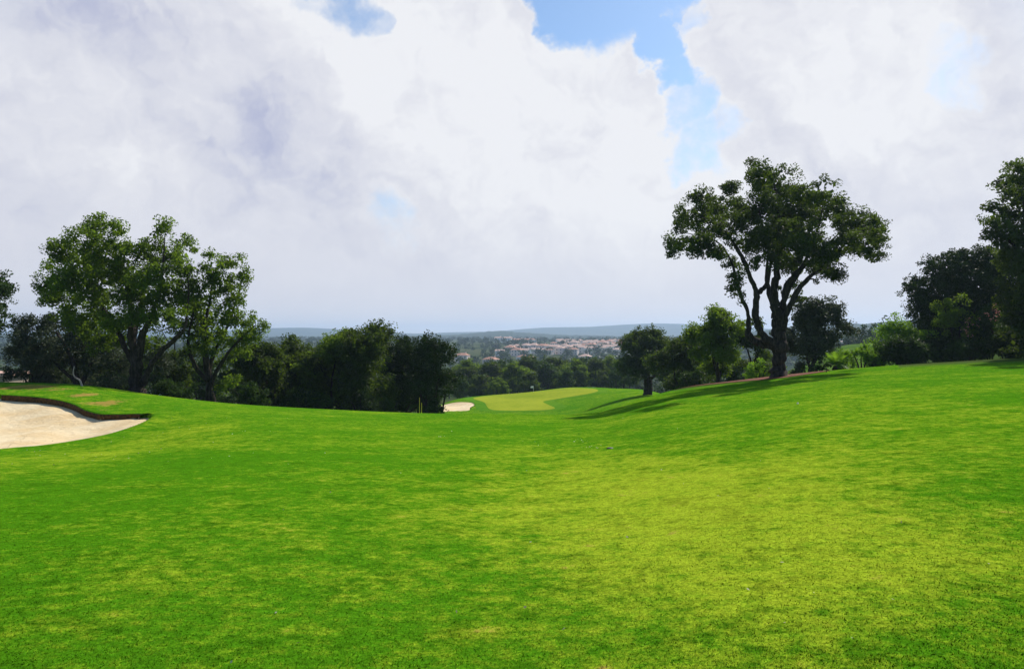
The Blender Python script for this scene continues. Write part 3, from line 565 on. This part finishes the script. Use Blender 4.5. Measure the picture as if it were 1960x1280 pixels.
# generic grown tree
def gen_tree(name, px, Y, top, width, seed, mat, label, nblob=10, dens=1.6, per=40, size=.15, crad=.4, low=.42, trunk=.22, bark=None, cat='tree', group=None, stems=1, lean=0.0, base=None, ry=.95):
    r = np.random.default_rng(seed); b = on(px, Y) if base is None else np.asarray(base, float); s = Y / F; zt = EYE + (CY - top) * s; Ht = zt - b[2]; w = width * s * .5
    blobs = []
    for q in range(nblob):
        a = r.uniform(0, 2 * math.pi); rad = math.sqrt(r.uniform(0, 1)) * .72; f = r.uniform(0, 1); h = low + (.86 - low) * f; prof = math.sin(math.pi * min(1, .28 + .62 * f)) ** .6
        rr_ = w * r.uniform(.30, .46); blobs.append([b[0] + math.cos(a) * rad * w * prof + lean * h * Ht, b[1] + math.sin(a) * rad * w * prof * ry, b[2] + h * Ht, rr_, rr_, rr_ * r.uniform(.62, .9)])
    rr_ = w * r.uniform(.28, .38); blobs.append([b[0] + r.uniform(-.2, .2) * w + lean * Ht, b[1], zt - rr_ * .8, rr_, rr_, rr_ * .8]); blobs = np.array(blobs)
    limbs = []; fk = low * r.uniform(.45, .75)
    for st in range(stems):
        ox = (st - (stems - 1) / 2) * .5; f = np.array([b[0] + ox + lean * fk * Ht * .5, b[1], b[2] + fk * Ht])
        limbs.append([(b[0] + ox * .6, b[1], b[2] - .3, trunk * 1.3), (b[0] + ox * .7 + r.uniform(-.08, .08), b[1], b[2] + fk * Ht * .4, trunk), (*f, trunk * .85)])
        for t_ in blobs[r.permutation(len(blobs))[:4 if stems == 1 else 3]]:
            m = f + (t_[:3] - f) * .5 + r.normal(size=3) * .12 * Ht * np.array([.5, .5, .2]) * .6; limbs.append([(*f, trunk * .6), (*m, trunk * .38), (*t_[:3], trunk * .14)])
    o = make_tree(name, b, limbs, blobs, dens, per, size, crad, mat, bark or M['bark'], seed, .4); tag(o, label, cat, group); return o
# row of oaks along the crest
ROW = [(505, 52, 650, 130, 'rounded dark oak immediately right of the ragged left oak', 'oak', 1), (562, 56, 640, 140, 'dark oak second from the left in the crest row', 'oak', 1), (640, 55, 628, 180, 'wide oak with paler green top in the crest row', 'oak_light', 2), (712, 53, 612, 170, 'tallest oak of the crest row, with a pointed top', 'oak', 2), (775, 57, 638, 120, 'narrow dark oak between the pointed oak and the row end', 'pine', 1), (826, 54, 636, 124, 'dark many-stemmed oak at the right end of the crest row', 'pine', 3)]
for n_, (px, Y, top, wd, lab, mt, st) in enumerate(ROW):
    gen_tree('oak_tree', px, Y, top, wd * 1.12, 30 + n_, M[mt], lab, 18, 1.7, 42, .16, .42, .24, .17, stems=st, group='oaks along the crest')

# ------------------------------------------------------------------ copies
def copy_thing(o, loc, rot, sc, label=None, group=None):
    c = link(o.copy()); c.location = tuple(loc); c.rotation_euler = (0, 0, rot); c.scale = (sc, sc, sc)
    for p in o.children:
        d = link(p.copy()); d.parent = c
    if label: c['label'] = label
    if group: c['group'] = group
    return c
R = np.random.default_rng(77)
# right-hand trees and shrubs
gen_tree('oak_tree', 1240, 86, 622, 138, 41, M['oak'], 'small twin-trunk oak on the grass right of the putting green', 16, 1.5, 40, .19, .46, .36, .30, stems=2)
gen_tree('oak_tree', 1375, 56, 582, 150, 42, M['oak_light'], 'mid-sized leafy oak directly left of the tall cork oak', 16, 1.6, 42, .15, .40, .32, .2)
gen_tree('oak_tree', 1306, 66, 640, 130, 43, M['oak'], 'small dark oak between the twin-trunk oak and the mid-sized oak', 14, 1.6, 40, .17, .45, .26, .18)
gen_tree('olive_tree', 1552, 50, 562, 165, 44, M['olive'], 'grey-green tree standing behind the tall cork oak trunk', 18, 1.4, 42, .14, .40, .26, .18)
gen_tree('oak_tree', 335, 50, 628, 120, 46, M['oak'], 'dark oak filling the gap between the two large left oaks', 14, 1.6, 40, .15, .42, .2, .2)
gen_tree('oak_tree', 1440, 62, 604, 110, 45, M['oak'], 'slender dark oak half hidden behind the cork oak limbs', 9, 1.6, 40, .17, .42, .36, .2)

# dome-shaped dense tree and edge tree on the right
db = on(1850, 50.0)
bl = [(1760, 560, 34, 40), (1775, 610, 40, 45), (1800, 520, 44, 38), (1830, 505, 40, 32), (1870, 500, 44, 30), (1910, 505, 46, 34), (1850, 540, 50, 44), (1900, 550, 56, 50), (1800, 570, 48, 44), (1830, 600, 60, 50), (1880, 610, 60, 50), (1940, 560, 50, 60), (1780, 650, 40, 40), (1860, 650, 60, 36), (1930, 620, 60, 50), (1820, 640, 50, 40)]
limbs = [[(db[0], db[1], db[2] - .3, .5), W(1850, 660, 50, .4), W(1845, 620, 50, .3), W(1835, 570, 50, .15)], [W(1850, 660, 50, .3), W(1890, 600, 50, .2), W(1910, 540, 50, .1)], [W(1848, 670, 50, .3), W(1800, 620, 50, .2), W(1780, 580, 50, .1)]]
o = make_tree('carob_tree', db, limbs, traced(bl, 50, 0, 0, 1, 1.1, 7, 1.6), 2.6, 46, .13, .34, M['pine'], M['bark'], 21, .6)
tag(o, 'very dark dense dome-shaped tree with billowing top on the right', 'tree')
EY = 41.5; eb = on(1985, EY)
bl = [(1985, 600, 70, 80), (1935, 350, 30, 36), (1965, 340, 40, 40), (1930, 400, 36, 40), (1970, 410, 50, 60), (1905, 435, 34, 28), (1940, 460, 44, 36), (1980, 490, 60, 60), (1950, 330, 20, 22), (1895, 440, 20, 18), (2030, 400, 60, 80), (1960, 560, 40, 70), (1965, 640, 40, 60), (2030, 520, 70, 80), (1925, 500, 22, 30)]
limbs = [[(eb[0], eb[1], eb[2] - .3, .5), W(1982, 640, EY, .42), W(1978, 560, EY, .33), W(1972, 480, EY, .24), W(1962, 400, EY, .12), W(1955, 340, EY, .04)], [W(1978, 540, EY, .2), W(1950, 480, EY, .12), W(1905, 440, EY, .04)], [W(1978, 540, EY, .22), W(2010, 470, EY, .14), W(2030, 400, EY, .05)]]
o = make_tree('oak_tree', eb, limbs, traced(bl, EY, 0, 0, 1, 1.2, 8, 2.4), 1.6, 42, .14, .36, M['oak'], M['bark'], 22, .4, core=7.0, gthr=-.65)
tag(o, 'tall open-crowned tree at the right picture edge', 'tree')

def shrub(name, px, Y, top, wd, seed, mat, label, base_py=None, nb=9, per=46, size=.12, crad=.3, dens=2.2, up=.5, cat='shrub', aspect=.6, group=None, tw=True):
    r = np.random.default_rng(seed); b = on(px, Y); s = Y / F; zt = EYE + (CY - top) * s; Ht = max(zt - b[2], .3); w = wd * s * .5; bl = []
    for q in range(nb):
        x = r.uniform(-.75, .75); rr_ = w * r.uniform(.28, .45); hz = min(rr_, Ht * .4); zc = b[2] + r.uniform(.25, .8) * (Ht - hz) * math.sqrt(1 - .6 * x * x) + hz * .3
        bl.append([b[0] + x * w, b[1] + r.uniform(-.4, .4) * w, zc, rr_, rr_, hz])
    bl.append([b[0] + r.uniform(-.2, .2) * w, b[1], zt - Ht * .3, w * .4, w * .4, Ht * .3])
    limbs = [[(b[0] + .1 * q, b[1], b[2] - .15, .06), (b[0] + .25 * q * w, b[1] + .1, b[2] + .4 * Ht, .04), (b[0] + .5 * q * w, b[1], b[2] + .7 * Ht, .02)] for q in (-1, 0, 1)]
    o = make_tree(name, b, limbs, np.array(bl), dens, per, size, crad, mat, M['bark'], seed, .4, up, .8, tw, aspect, 6, .4)
    o.children[0].name = 'stem'; o.children[-1].name = 'foliage'; tag(o, label, cat, group); return o
shrub('shrub', 1722, 47, 602, 110, 51, M['shrub'], 'bright green rounded bush below the dome-shaped tree', nb=12)
shrub('shrub', 1725, 44.5, 640, 110, 52, M['shrub_dark'], 'dark low bush in front of the bright green rounded bush', nb=10)
shrub('shrub', 1650, 46, 655, 80, 53, M['shrub'], 'light green low shrub right of the palm clump', nb=9)
shrub('shrub', 1838, 45.5, 545, 120, 54, M['oak_light'], 'lime-leaved young tree in front of the dome-shaped tree', nb=9, dens=1.3)
ol = shrub('oleander', 1880, 45, 598, 90, 55, M['shrub_dark'], 'dark oleander with pink blossom near the right edge', nb=11)
r_ = np.random.default_rng(9)
for q in range(26):
    f_ = r_.uniform(0, 1); c_ = at(1840 + 75 * f_, 632 - 36 * f_ + 11 * r_.normal(), 43.9 + .3 * r_.normal()) - np.array(ol.location); c2, f2 = leaf_quads(c_ + r_.normal(size=(7, 3)) * .06, np.zeros((7, 3)), .075, r_, .5, .9); mesh_np('blossom', c2, f2, M['pink'], False, ol)
shrub('shrub', 1925, 43.5, 600, 120, 56, M['shrub_dark'], 'dense dark shrub under the right edge tree', nb=10)
shrub('shrub', 1765, 44, 655, 90, 65, M['shrub_dark'], 'low dark shrub at the left foot of the dome-shaped tree', nb=9)
shrub('shrub', 1850, 43.5, 645, 100, 66, M['shrub_dark'], 'low dark shrub in front of the oleander', nb=9)
shrub('shrub', 1955, 42.5, 640, 90, 67, M['pine'], 'near-black shrub at the right picture edge', nb=9)
shrub('shrub', 1895, 46, 570, 110, 68, M['shrub_dark'], 'tall dark shrub between the dome-shaped tree and the edge tree', nb=12)
shrub('shrub', 1795, 45, 640, 110, 57, M['pine'], 'near-black shrub under the lime-leaved young tree', nb=11)
shrub('shrub', 1330, 60, 700, 78, 58, M['shrub_dark'], 'round clipped dark green shrub right of the twin-trunk oak', nb=9, size=.13)
shrub('shrub', 1455, 50, 683, 60, 59, M['shrub'], 'pale green shrub just left of the cork oak trunk', nb=7, dens=1.5)
shrub('shrub', 1530, 48, 690, 40, 60, M['olive'], 'small grey-green shrub just right of the cork oak trunk', nb=6)
shrub('shrub', 1410, 58, 700, 60, 61, M['shrub_dark'], 'dark shrub between the mid-sized oak and the cork oak', nb=7)

shrub('shrub', 1688, 46.5, 652, 70, 62, M['shrub'], 'light green leafy shrub touching the bright rounded bush', nb=8)
shrub('shrub', 1622, 50, 668, 80, 63, M['shrub'], 'low yellow-green shrub behind the palm fronds', nb=8)
shrub('shrub', 1570, 47, 682, 50, 64, M['shrub_dark'], 'small dark shrub between the cork oak and the palm', nb=6)
# palm clump
pb = on(1598, 46.0); pr = empty('palm', pb); mb = MB(); mb.tube([(0, 0, -.2), (0, 0, .25), (.03, 0, .45)], [.16, .18, .1], 8); mb.build('trunk', M['bark'], pr, True); rp = np.random.default_rng(4)
vs, fs = [], []
for a in np.arange(26) * 2.399:
    el = rp.uniform(.2, 1.25); Lg = rp.uniform(1.0, 1.5); d = np.array([math.cos(a), math.sin(a), 0]); side = np.array([-math.sin(a), math.cos(a), 0]); pts = []
    for s in np.linspace(0, 1, 12):
        pts.append(np.array([0, 0, .42]) + d * Lg * s * math.cos(el) + np.array([0, 0, 1]) * (Lg * s * math.sin(el) - .55 * Lg * s * s * math.cos(el)))
    for q in range(2, 12):
        tdir = unit(pts[q] - pts[q - 1])
        for sg in (-1, 1):
            ll = .34 * math.sin(math.pi * (q / 12) ** .8) + .06; tip = pts[q] + (side * sg * .8 + tdir * .6) * ll - np.array([0, 0, .1 * ll]); b_ = len(vs); vs += [pts[q - 1], pts[q], tip]; fs.append((b_, b_ + 1, b_ + 2))
mesh_np('frond', np.array(vs), np.array(fs), M['shrub'], False, pr); tag(pr, 'small fan of palm fronds right of the cork oak', 'palm')

for n_, (px, Y, top, wd, mt, lab) in enumerate([(470, 47, 722, 90, 'shrub_dark', 'dark undergrowth bush below the rounded dark oak'), (590, 50, 735, 110, 'shrub_dark', 'dark undergrowth bush below the second crest oak'), (690, 49, 742, 90, 'pine', 'near-black undergrowth bush below the pointed oak'), (740, 50, 752, 80, 'shrub_dark', 'small dark undergrowth bush left of the row end'), (330, 47, 722, 110, 'shrub_dark', 'dark green bush between the two large left oaks'), (210, 47, 705, 90, 'pine', 'near-black bush behind the trunk of the largest left oak'), (60, 46, 690, 110, 'olive', 'grey-green bush at the far left below the olive')]):
    shrub('shrub', px, Y, top, wd, 140 + n_, M[mt], lab, nb=9, dens=1.6)
# understorey and background trees: copies of a few grown kinds
def proto(name, seed, mat, Ht, wd, nb, dens, per, size, crad, low=.35):
    Y = 60.0; b = np.array([0, Y, 0.0]); return gen_tree(name, 980, Y, CY - (Ht - EYE) / Y * F, wd / Y * F, seed, mat, 'x', nb, dens, per, size, crad, low, .2, base=b)
pa = proto('oak_tree', 81, M['oak'], 8, 8, 11, .9, 34, .24, .55); pb_ = proto('oak_tree', 82, M['oak_light'], 7.5, 8.5, 12, .9, 34, .24, .55); pc = proto('oak_tree', 83, M['shrub_dark'], 7, 7, 10, .9, 34, .24, .55, .2)
protos = [pa, pb_, pc]; usedp = [False] * 3
def place(kind, px, Y, hgt, label, group, seedrot=None):
    o = protos[kind]; b = on(px, Y); sc = hgt / (8, 7.5, 7)[kind]; rot = R.uniform(0, 6.28)
    if not usedp[kind]:
        usedp[kind] = True; o.location = tuple(b); o.rotation_euler = (0, 0, rot); o.scale = (sc,) * 3; o['label'] = label; o['group'] = group; return o
    return copy_thing(o, b, rot, sc, label, group)
for px, Y, h, kd in [(470, 66, 6.5, 0), (530, 72, 7, 2), (600, 70, 7, 0), (675, 72, 7.5, 2), (745, 74, 7.5, 0), (800, 76, 7.5, 2), (700, 64, 4.5, 2), (580, 63, 4, 2), (500, 60, 3.8, 2), (380, 62, 5, 2), (330, 74, 5.5, 0), (240, 66, 5.0, 2), (180, 60, 4.2, 2), (90, 66, 4.5, 0)]:
    place(kd, px, Y, h, 'dark leafy tree filling in behind the crest oaks', 'trees behind the crest oaks')
for n_, (px, top, Y, kd) in enumerate([(885, 700, 150, 0), (905, 686, 165, 1), (935, 690, 155, 0), (965, 684, 170, 2), (990, 692, 152, 1), (1015, 680, 172, 0), (1040, 686, 160, 2), (1068, 682, 168, 0), (1095, 686, 158, 1), (1120, 680, 170, 2), (1145, 684, 160, 0), (1170, 680, 165, 1), (1195, 690, 150, 2), (880, 720, 135, 2), (915, 716, 140, 0), (950, 722, 138, 1), (1180, 705, 140, 2), (1205, 715, 130, 0), (1275, 690, 120, 2), (1310, 690, 110, 0), (1345, 690, 120, 1), (1400, 680, 110, 2), (1430, 690, 95, 0), (1470, 680, 100, 1), (1080, 705, 145, 2), (1010, 712, 143, 0)]):
    b = on(px, Y); place(kd, px, Y, max(3.5, EYE + (CY - top) / F * Y - b[2]), 'oak in the wooded band beyond the putting green', 'oaks beyond the putting green')

# far trees: one mesh each, seen only a few pixels tall
def far_proto(seed, n):
    r = np.random.default_rng(seed); bl = np.array([[r.uniform(-.25, .25), r.uniform(-.25, .25), r.uniform(.35, .75), .26, .26, .22] for _ in range(7)] + [[0, 0, .8, .2, .2, .2]])
    cs, ow = clumps(bl, 14, r, .7); idx = np.repeat(np.arange(len(cs)), n); pos = cs[idx] + r.normal(size=(len(idx), 3)) * .055; return leaf_quads(pos, ow[idx], .085, r, .4, .7)
FP = [far_proto(s, 7) for s in (1, 2, 3, 4)]; FM = []
for q, (c2, f2) in enumerate(FP):
    tk = MB(); tk.tube([(0, 0, -.03), (.01, 0, .25), (0, .02, .55)], [.035, .028, .012], 6); nv = len(c2); me = bpy.data.meshes.new('tree')
    me.from_pydata([tuple(p) for p in c2] + tk.v, [], [tuple(f) for f in f2] + [tuple(nv + a for a in f) for f in tk.f]); me.materials.append(M['far_leaf']); me.materials.append(M['bark'])
    mi = np.zeros(len(me.polygons), np.int32); mi[len(f2):] = 1; me.polygons.foreach_set('material_index', mi); me.update(); FM.append(me)
def far_tree(px, Y, h, label, group):
    o = link(bpy.data.objects.new('tree', FM[R.integers(4)])); o.location = tuple(on(px, Y)); s = h; o.scale = (s * R.uniform(.9, 1.35), s * R.uniform(.9, 1.35), s); o.rotation_euler = (0, 0, R.uniform(0, 6.28)); tag(o, label, 'tree', group); return o

# ------------------------------------------------------------------ houses
M['white'] = plain('pale_render', (.88, .83, .76), .85, .1, .6); M['cream'] = plain('pink_render', (.88, .70, .60), .85, .1, .6); M['tile'] = plain('clay_tile', (.52, .24, .15), .85, .3, 1.5); M['tile_pale'] = plain('pale_clay_tile', (.66, .42, .32), .85, .25, 1.5)
M['glass'] = plain('dark_window', (.03, .035, .04), .25, .2, 2, .5); M['wood'] = plain('timber', (.22, .13, .08), .8, .25, 3); M['stone'] = plain('stone_wall', (.34, .27, .2), .9, .3, 2)
def make_house(w, d, h, wall, roof, seed, hip=True, wins=3):
    r = empty('house', (0, 0, 0)); mb = MB(); mb.box(-w / 2, -d / 2, -3, w / 2, d / 2, h); mb.build('wall', wall, r)
    mb = MB(); e = .4; rh = d * .24; ins = d * .5 if hip else 0; zb = h + .02
    mb.add([(-w / 2 - e, -d / 2 - e, zb), (w / 2 + e, -d / 2 - e, zb), (w / 2 + e, d / 2 + e, zb), (-w / 2 - e, d / 2 + e, zb), (-w / 2 - e + ins, 0, zb + rh), (w / 2 + e - ins, 0, zb + rh)], [(3, 2, 1, 0), (0, 1, 5, 4), (2, 3, 4, 5), (1, 2, 5), (3, 0, 4)])
    rf = mb.build('roof', roof, r); mb = MB(); mb.box(w * .2, -.3 + d * .15, h + .2, w * .2 + .7, .4 + d * .15, h + rh + .9); mb.build('chimney', wall, rf)
    for f in range(int(h // 2.8)):
        for q in range(wins):
            x = (q + .5) / wins * w - w / 2; mb = MB(); mb.box(x - .55, -d / 2 - .03, .9 + 2.9 * f, x + .55, -d / 2 + .1, 2.2 + 2.9 * f); mb.build('window', M['glass'], r)
    return r
HK = [make_house(11, 8, 6, M['cream'], M['tile'], 1), make_house(9, 8, 6.2, M['cream'], M['tile_pale'], 2, True, 2), make_house(13, 9, 3.4, M['white'], M['tile'], 3, True, 3), make_house(10, 7, 6, M['white'], M['tile_pale'], 4, False, 2)]; HU = [False] * 4
def house(kind, px, Y, rot, sc, label, group=None, py=None):
    b = on(px, Y)
    if not HU[kind]: HU[kind] = True; o = HK[kind]; o.location = tuple(b); o.rotation_euler = (0, 0, rot); o.scale = (sc,) * 3; tag(o, label, 'house', group); return o
    c = link(HK[kind].copy()); c.location = tuple(b); c.rotation_euler = (0, 0, rot); c.scale = (sc,) * 3; tag(c, label, 'house', group)
    for p in HK[kind].children:
        d = link(p.copy()); d.parent = c
        for g in p.children: e_ = link(g.copy()); e_.parent = d
    return c
spots = []
for row, (Y, a, b_, stp) in enumerate([(760, 1035, 1192, 13), (830, 1045, 1195, 12), (900, 1060, 1192, 11.5), (970, 1075, 1188, 11), (740, 960, 1036, 17), (820, 975, 1046, 16)]):
    for px in np.arange(a, b_, stp):
        house(int(R.integers(4)) if row > 3 else int(R.choice([0, 1, 1, 3])), px + R.uniform(-4, 4), Y + R.uniform(-25, 25), R.uniform(-.75, -.15), R.uniform(.8, 1.1), 'pinkish villa with clay tiled roof packed in the hillside town', 'houses of the hillside town')
for px in np.arange(955, 1025, 9):
    house(int(R.choice([2, 3])), px + R.uniform(-3, 3), 1200 + R.uniform(-80, 80), R.uniform(-.75, -.15), 1.25, 'whitish house in the cluster above the hillside town', 'white houses above the town')
for (px, Y, kd, lab) in [(1005, 640, 2, 'low house with orange-red roof left of the town'), (940, 560, 0, 'orange-roofed villa among trees left of centre'), (950, 380, 2, 'cream bungalow behind the wooded band, left of the others'), (972, 370, 2, 'cream bungalow behind the wooded band, beside another bungalow'), (880, 420, 2, 'cream villa beside the right end of the crest row'), (885, 620, 0, 'pink villa above the right end of the crest row'), (965, 215, 1, 'small pink house glimpsed between trees behind the green'), (322, 150, 3, 'white house glimpsed under the large left oak'), (1604, 900, 3, 'white house on the hill right of the cork oak'), (1120, 600, 1, 'pink roofed house low in front of the town')]:
    house(kd, px, Y, R.uniform(-.7, -.2), .6 if Y == 150 else 1.0, lab)
mb = MB(); b = on(-40, 62.0); bo = empty('garden_building', b); mb.box(-3, -1.5, -1, 3.2, 1.5, 2.2); mb.build('wall', M['stone'], bo); mb = MB(); mb.box(-3.3, -1.8, 2.22, 3.5, 1.8, 2.5); mb.build('roof', M['tile_pale'], bo); tag(bo, 'low stone building with tan roof at the left picture edge', 'building')

for q in range(170):
    Y = math.exp(R.uniform(math.log(190), math.log(720))); px = R.uniform(840, 1700); far_tree(px, Y, R.uniform(5, 8), 'small tree scattered over the valley below the town', 'trees in the valley')
for q in range(60):
    far_tree(R.uniform(870, 1200), R.uniform(740, 1150), R.uniform(5, 9), 'small tree growing among the town houses', 'trees among the town houses')
for q in range(40):
    far_tree(R.uniform(-40, 560), math.exp(R.uniform(math.log(110), math.log(500))), R.uniform(5, 8), 'small tree scattered behind the left oaks', 'trees behind the left oaks')
for px, Y, h in [(1625, 235, 6), (1645, 240, 7), (1668, 236, 8), (1690, 240, 8), (1712, 238, 7), (1600, 238, 6)]: far_tree(px, Y, h, 'dark tree beyond the light green slope at right', 'trees beyond the right slope')
# far wood as one mass
cs_, fs_ = [], []; base = 0
for q in range(2600):
    Y = math.exp(R.uniform(math.log(520), math.log(2300))); px = R.uniform(-500, 2300); b = on(px, Y)
    c2, f2 = FP[int(R.integers(4))]; n = len(f2); sel = R.permutation(n)[:90]; h = R.uniform(6, 10); pts = c2.reshape(n, 4, 3)[sel]; ctr = pts.mean(1, keepdims=True); pts = ctr + (pts - ctr) * 2.4
    pts = pts.reshape(-1, 3) * np.array([h * 1.2, h * 1.2, h]) + b; cs_.append(pts); fs_.append(base + np.arange(len(pts)).reshape(-1, 4)); base += len(pts)
fw = mesh_np('far_wood', np.concatenate(cs_), np.concatenate(fs_), M['far_leaf']); tag(fw, 'distant woodland covering the far slopes', 'woodland', kind='stuff')

# ------------------------------------------------------------------ small things
M['flag'] = plain('white_cloth', (.8, .8, .8)); M['black'] = plain('black_plastic', (.015, .015, .015), .5); M['yellow'] = plain('yellow_paint', (.7, .55, .04), .5); M['ball'] = plain('white_ball', (.8, .8, .78), .4)
fb = hit(1021, 750.6, 60); fo = empty('golf_flag', fb); mb = MB(); mb.tube([(0, 0, -.05), (0, 0, 1.1)], [.02, .02], 6); mb.build('pole', M['flag'], fo); mb = MB(); n = 6
for q in range(n + 1): s = q / n; mb.v += [(-s * .5, .08 * math.sin(s * 5), 1.1 - .1 * s), (-s * .5, .08 * math.sin(s * 5), .75 - .02 * s)]
for q in range(n): mb.f.append((2 * q, 2 * q + 1, 2 * q + 3, 2 * q + 2))
o = mb.build('flag', M['flag'], fo); md = o.modifiers.new('thickness', 'SOLIDIFY'); md.thickness = .01; tag(fo, 'white flag on the far edge of the putting green', 'flag')
sb = hit(1581.5, 713); so_ = empty('marker_post', sb); mb = MB(); mb.tube([(0, 0, -.05), (0, 0, .14)], [.02, .02], 8); mb.build('stake', M['black'], so_); mb = MB(); mb.tube([(0, 0, .14), (0, 0, .16), (0, 0, .25), (0, 0, .27)], [.03, .045, .045, .03], 8); mb.build('cap', M['black'], so_); tag(so_, 'small black marker post at the end of the mulch strip', 'marker')
for px, py, Y in [(803, 762, 40), (807, 772, 40)]:
    b = at(px, py, Y); g = float(H(b[0], b[1])); o = empty('yellow_stake', (b[0], b[1], g)); mb = MB(); hh = b[2] - g + .05; mb.tube([(0, 0, -.1), (0, 0, hh - .05), (0, 0, hh)], [.014, .014, .006], 6); mb.build('post', M['yellow'], o); tag(o, 'yellow course stake under the dark oak at the crest row end', 'stake', 'yellow stakes under the crest oaks')
def ico(name, p, r_, mat):
    import bmesh
    bm = bmesh.new(); bmesh.ops.create_icosphere(bm, subdivisions=2, radius=r_); me = bpy.data.meshes.new(name); bm.to_mesh(me); bm.free(); me.materials.append(mat); me.polygons.foreach_set('use_smooth', np.ones(len(me.polygons), bool)); o = link(bpy.data.objects.new(name, me)); o.location = tuple(p + np.array([0, 0, r_ * .9])); return o
tag(ico('golf_ball', hit(1527, 773), .024, M['ball']), 'white golf ball lying on the sunlit slope below the mulch', 'ball')
rf_ = np.random.default_rng(31); pts = []
for (px, py, sx, sy, n) in [(1105, 845, 14, 3, 12), (1135, 857, 10, 2, 10), (848, 836, 7, 1, 6), (990, 870, 500, 60, 30), (330, 830, 130, 25, 60), (950, 1050, 700, 180, 30), (120, 870, 90, 14, 40)]:
    for q in range(n): pts.append(hit(px + rf_.normal() * sx, max(800, min(1270, py + rf_.normal() * sy)), 2.5, 45))
pts = np.array(pts) + [0, 0, .012]; dist = pts[:, 1]; n = len(pts); nrm_ = unit(rf_.normal(size=(n, 3)) * .35 + [0, 0, 1]); tt = unit(np.cross(nrm_, rf_.normal(size=(n, 3)))); b2 = np.cross(nrm_, tt); sz = (rf_.uniform(.007, .014, n) * (1 + dist * .035))[:, None]
co_ = np.stack([pts - tt * sz, pts - b2 * sz * .6, pts + tt * sz, pts + b2 * sz * .6], 1).reshape(-1, 3); M['litter'] = leaf_mat('dry_leaf', (.35, .30, .16), (.70, .66, .52), (.3, .26, .12), .2)
tag(mesh_np('leaf_litter', co_, np.arange(4 * n).reshape(-1, 4), M['litter']), 'scattered pale dry leaves and petals on the lawn', 'leaf litter', kind='stuff')
db_ = hit(1168, 858); o = empty('drain_cover', db_); mb = MB(); mb.tube([(0, 0, -.02), (0, 0, .012), (0, 0, .018)], [.065, .065, .055], 20); mb.build('lid', M['black'], o); mb = MB(); mb.tube([(0, 0, -.02), (0, 0, .008)], [.08, .08], 20); mb.build('rim', M['lip'], o); tag(o, 'dark round drain cover in the dip of the lawn', 'drain')
# pale dead branch and stripped stub under the left oaks
b = hit(146, 738); o = empty('dead_branch', b); mb = MB(); mb.tube(catmull([(.3, 0, -.1), (.18, 0, .25), (-.05, 0, .4), (-.15, 0, .6), (-.1, 0, .95)], 4), np.linspace(.055, .018, 17), 7); mb.build('branch', M['bark_pale'], o, smooth=True); tag(o, 'pale crooked dead branch standing on the crest under the olive', 'branch')

# ------------------------------------------------------------------ labels that count along a row
ORD = 'first second third fourth fifth sixth seventh eighth ninth tenth eleventh twelfth thirteenth fourteenth fifteenth sixteenth seventeenth eighteenth nineteenth twentieth'.split()
ORD += ['twenty-' + q for q in ORD[:9]]
def px_of(o): return o.location.x / o.location.y
tops = [o for o in bpy.data.objects if o.parent is None]
def count_along(objs, text):
    for n_, o in enumerate(sorted(objs, key=px_of)): o['label'] = text % ORD[n_]
ob = [o for o in tops if o.get('group') == 'oaks beyond the putting green']
count_along([o for o in ob if o.location.y < 148], 'oak at the near edge of the wooded band beyond the green, %s from left')
count_along([o for o in ob if o.location.y >= 148], 'oak in the rear of the wooded band beyond the green, %s from left')
count_along([o for o in tops if o.get('group') == 'trees behind the crest oaks'], 'dark tree filling in behind the crest oaks, %s from left')
tw = [o for o in tops if o.get('group') == 'houses of the hillside town']
for lo, hi, nm in ((0, 797, 'nearest'), (797, 865, 'second'), (865, 935, 'third'), (935, 2000, 'farthest')): count_along([o for o in tw if lo <= o.location.y < hi], 'tiled villa in the ' + nm + ' row of the hillside town, %s from left')
count_along([o for o in tops if o.get('group') == 'white houses above the town'], 'whitish house in the cluster above the hillside town, %s from left')
count_along([o for o in tops if o.get('group') == 'trees beyond the right slope'], 'dark tree beyond the light green slope at right, %s from left')
count_along([o for o in tops if o.get('group') == 'yellow stakes under the crest oaks'], 'yellow course stake under the dark crest row end, %s from left')

# ------------------------------------------------------------------ air
m, t = new_mat('air'); pv = t.node('ShaderNodeVolumePrincipled'); pv.inputs['Color'].default_value = (.58, .75, 1, 1); pv.inputs['Density'].default_value = .00021; pv.inputs['Anisotropy'].default_value = .3
t.l.new(pv.outputs[0], t.node('ShaderNodeOutputMaterial').inputs['Volume'])
mb = MB(); mb.box(-6300, -6300, -30, 6300, 6300, 80); o = mb.build('haze', m); tag(o, 'pale blue air between the lawn and the distant hills', 'haze', kind='stuff')
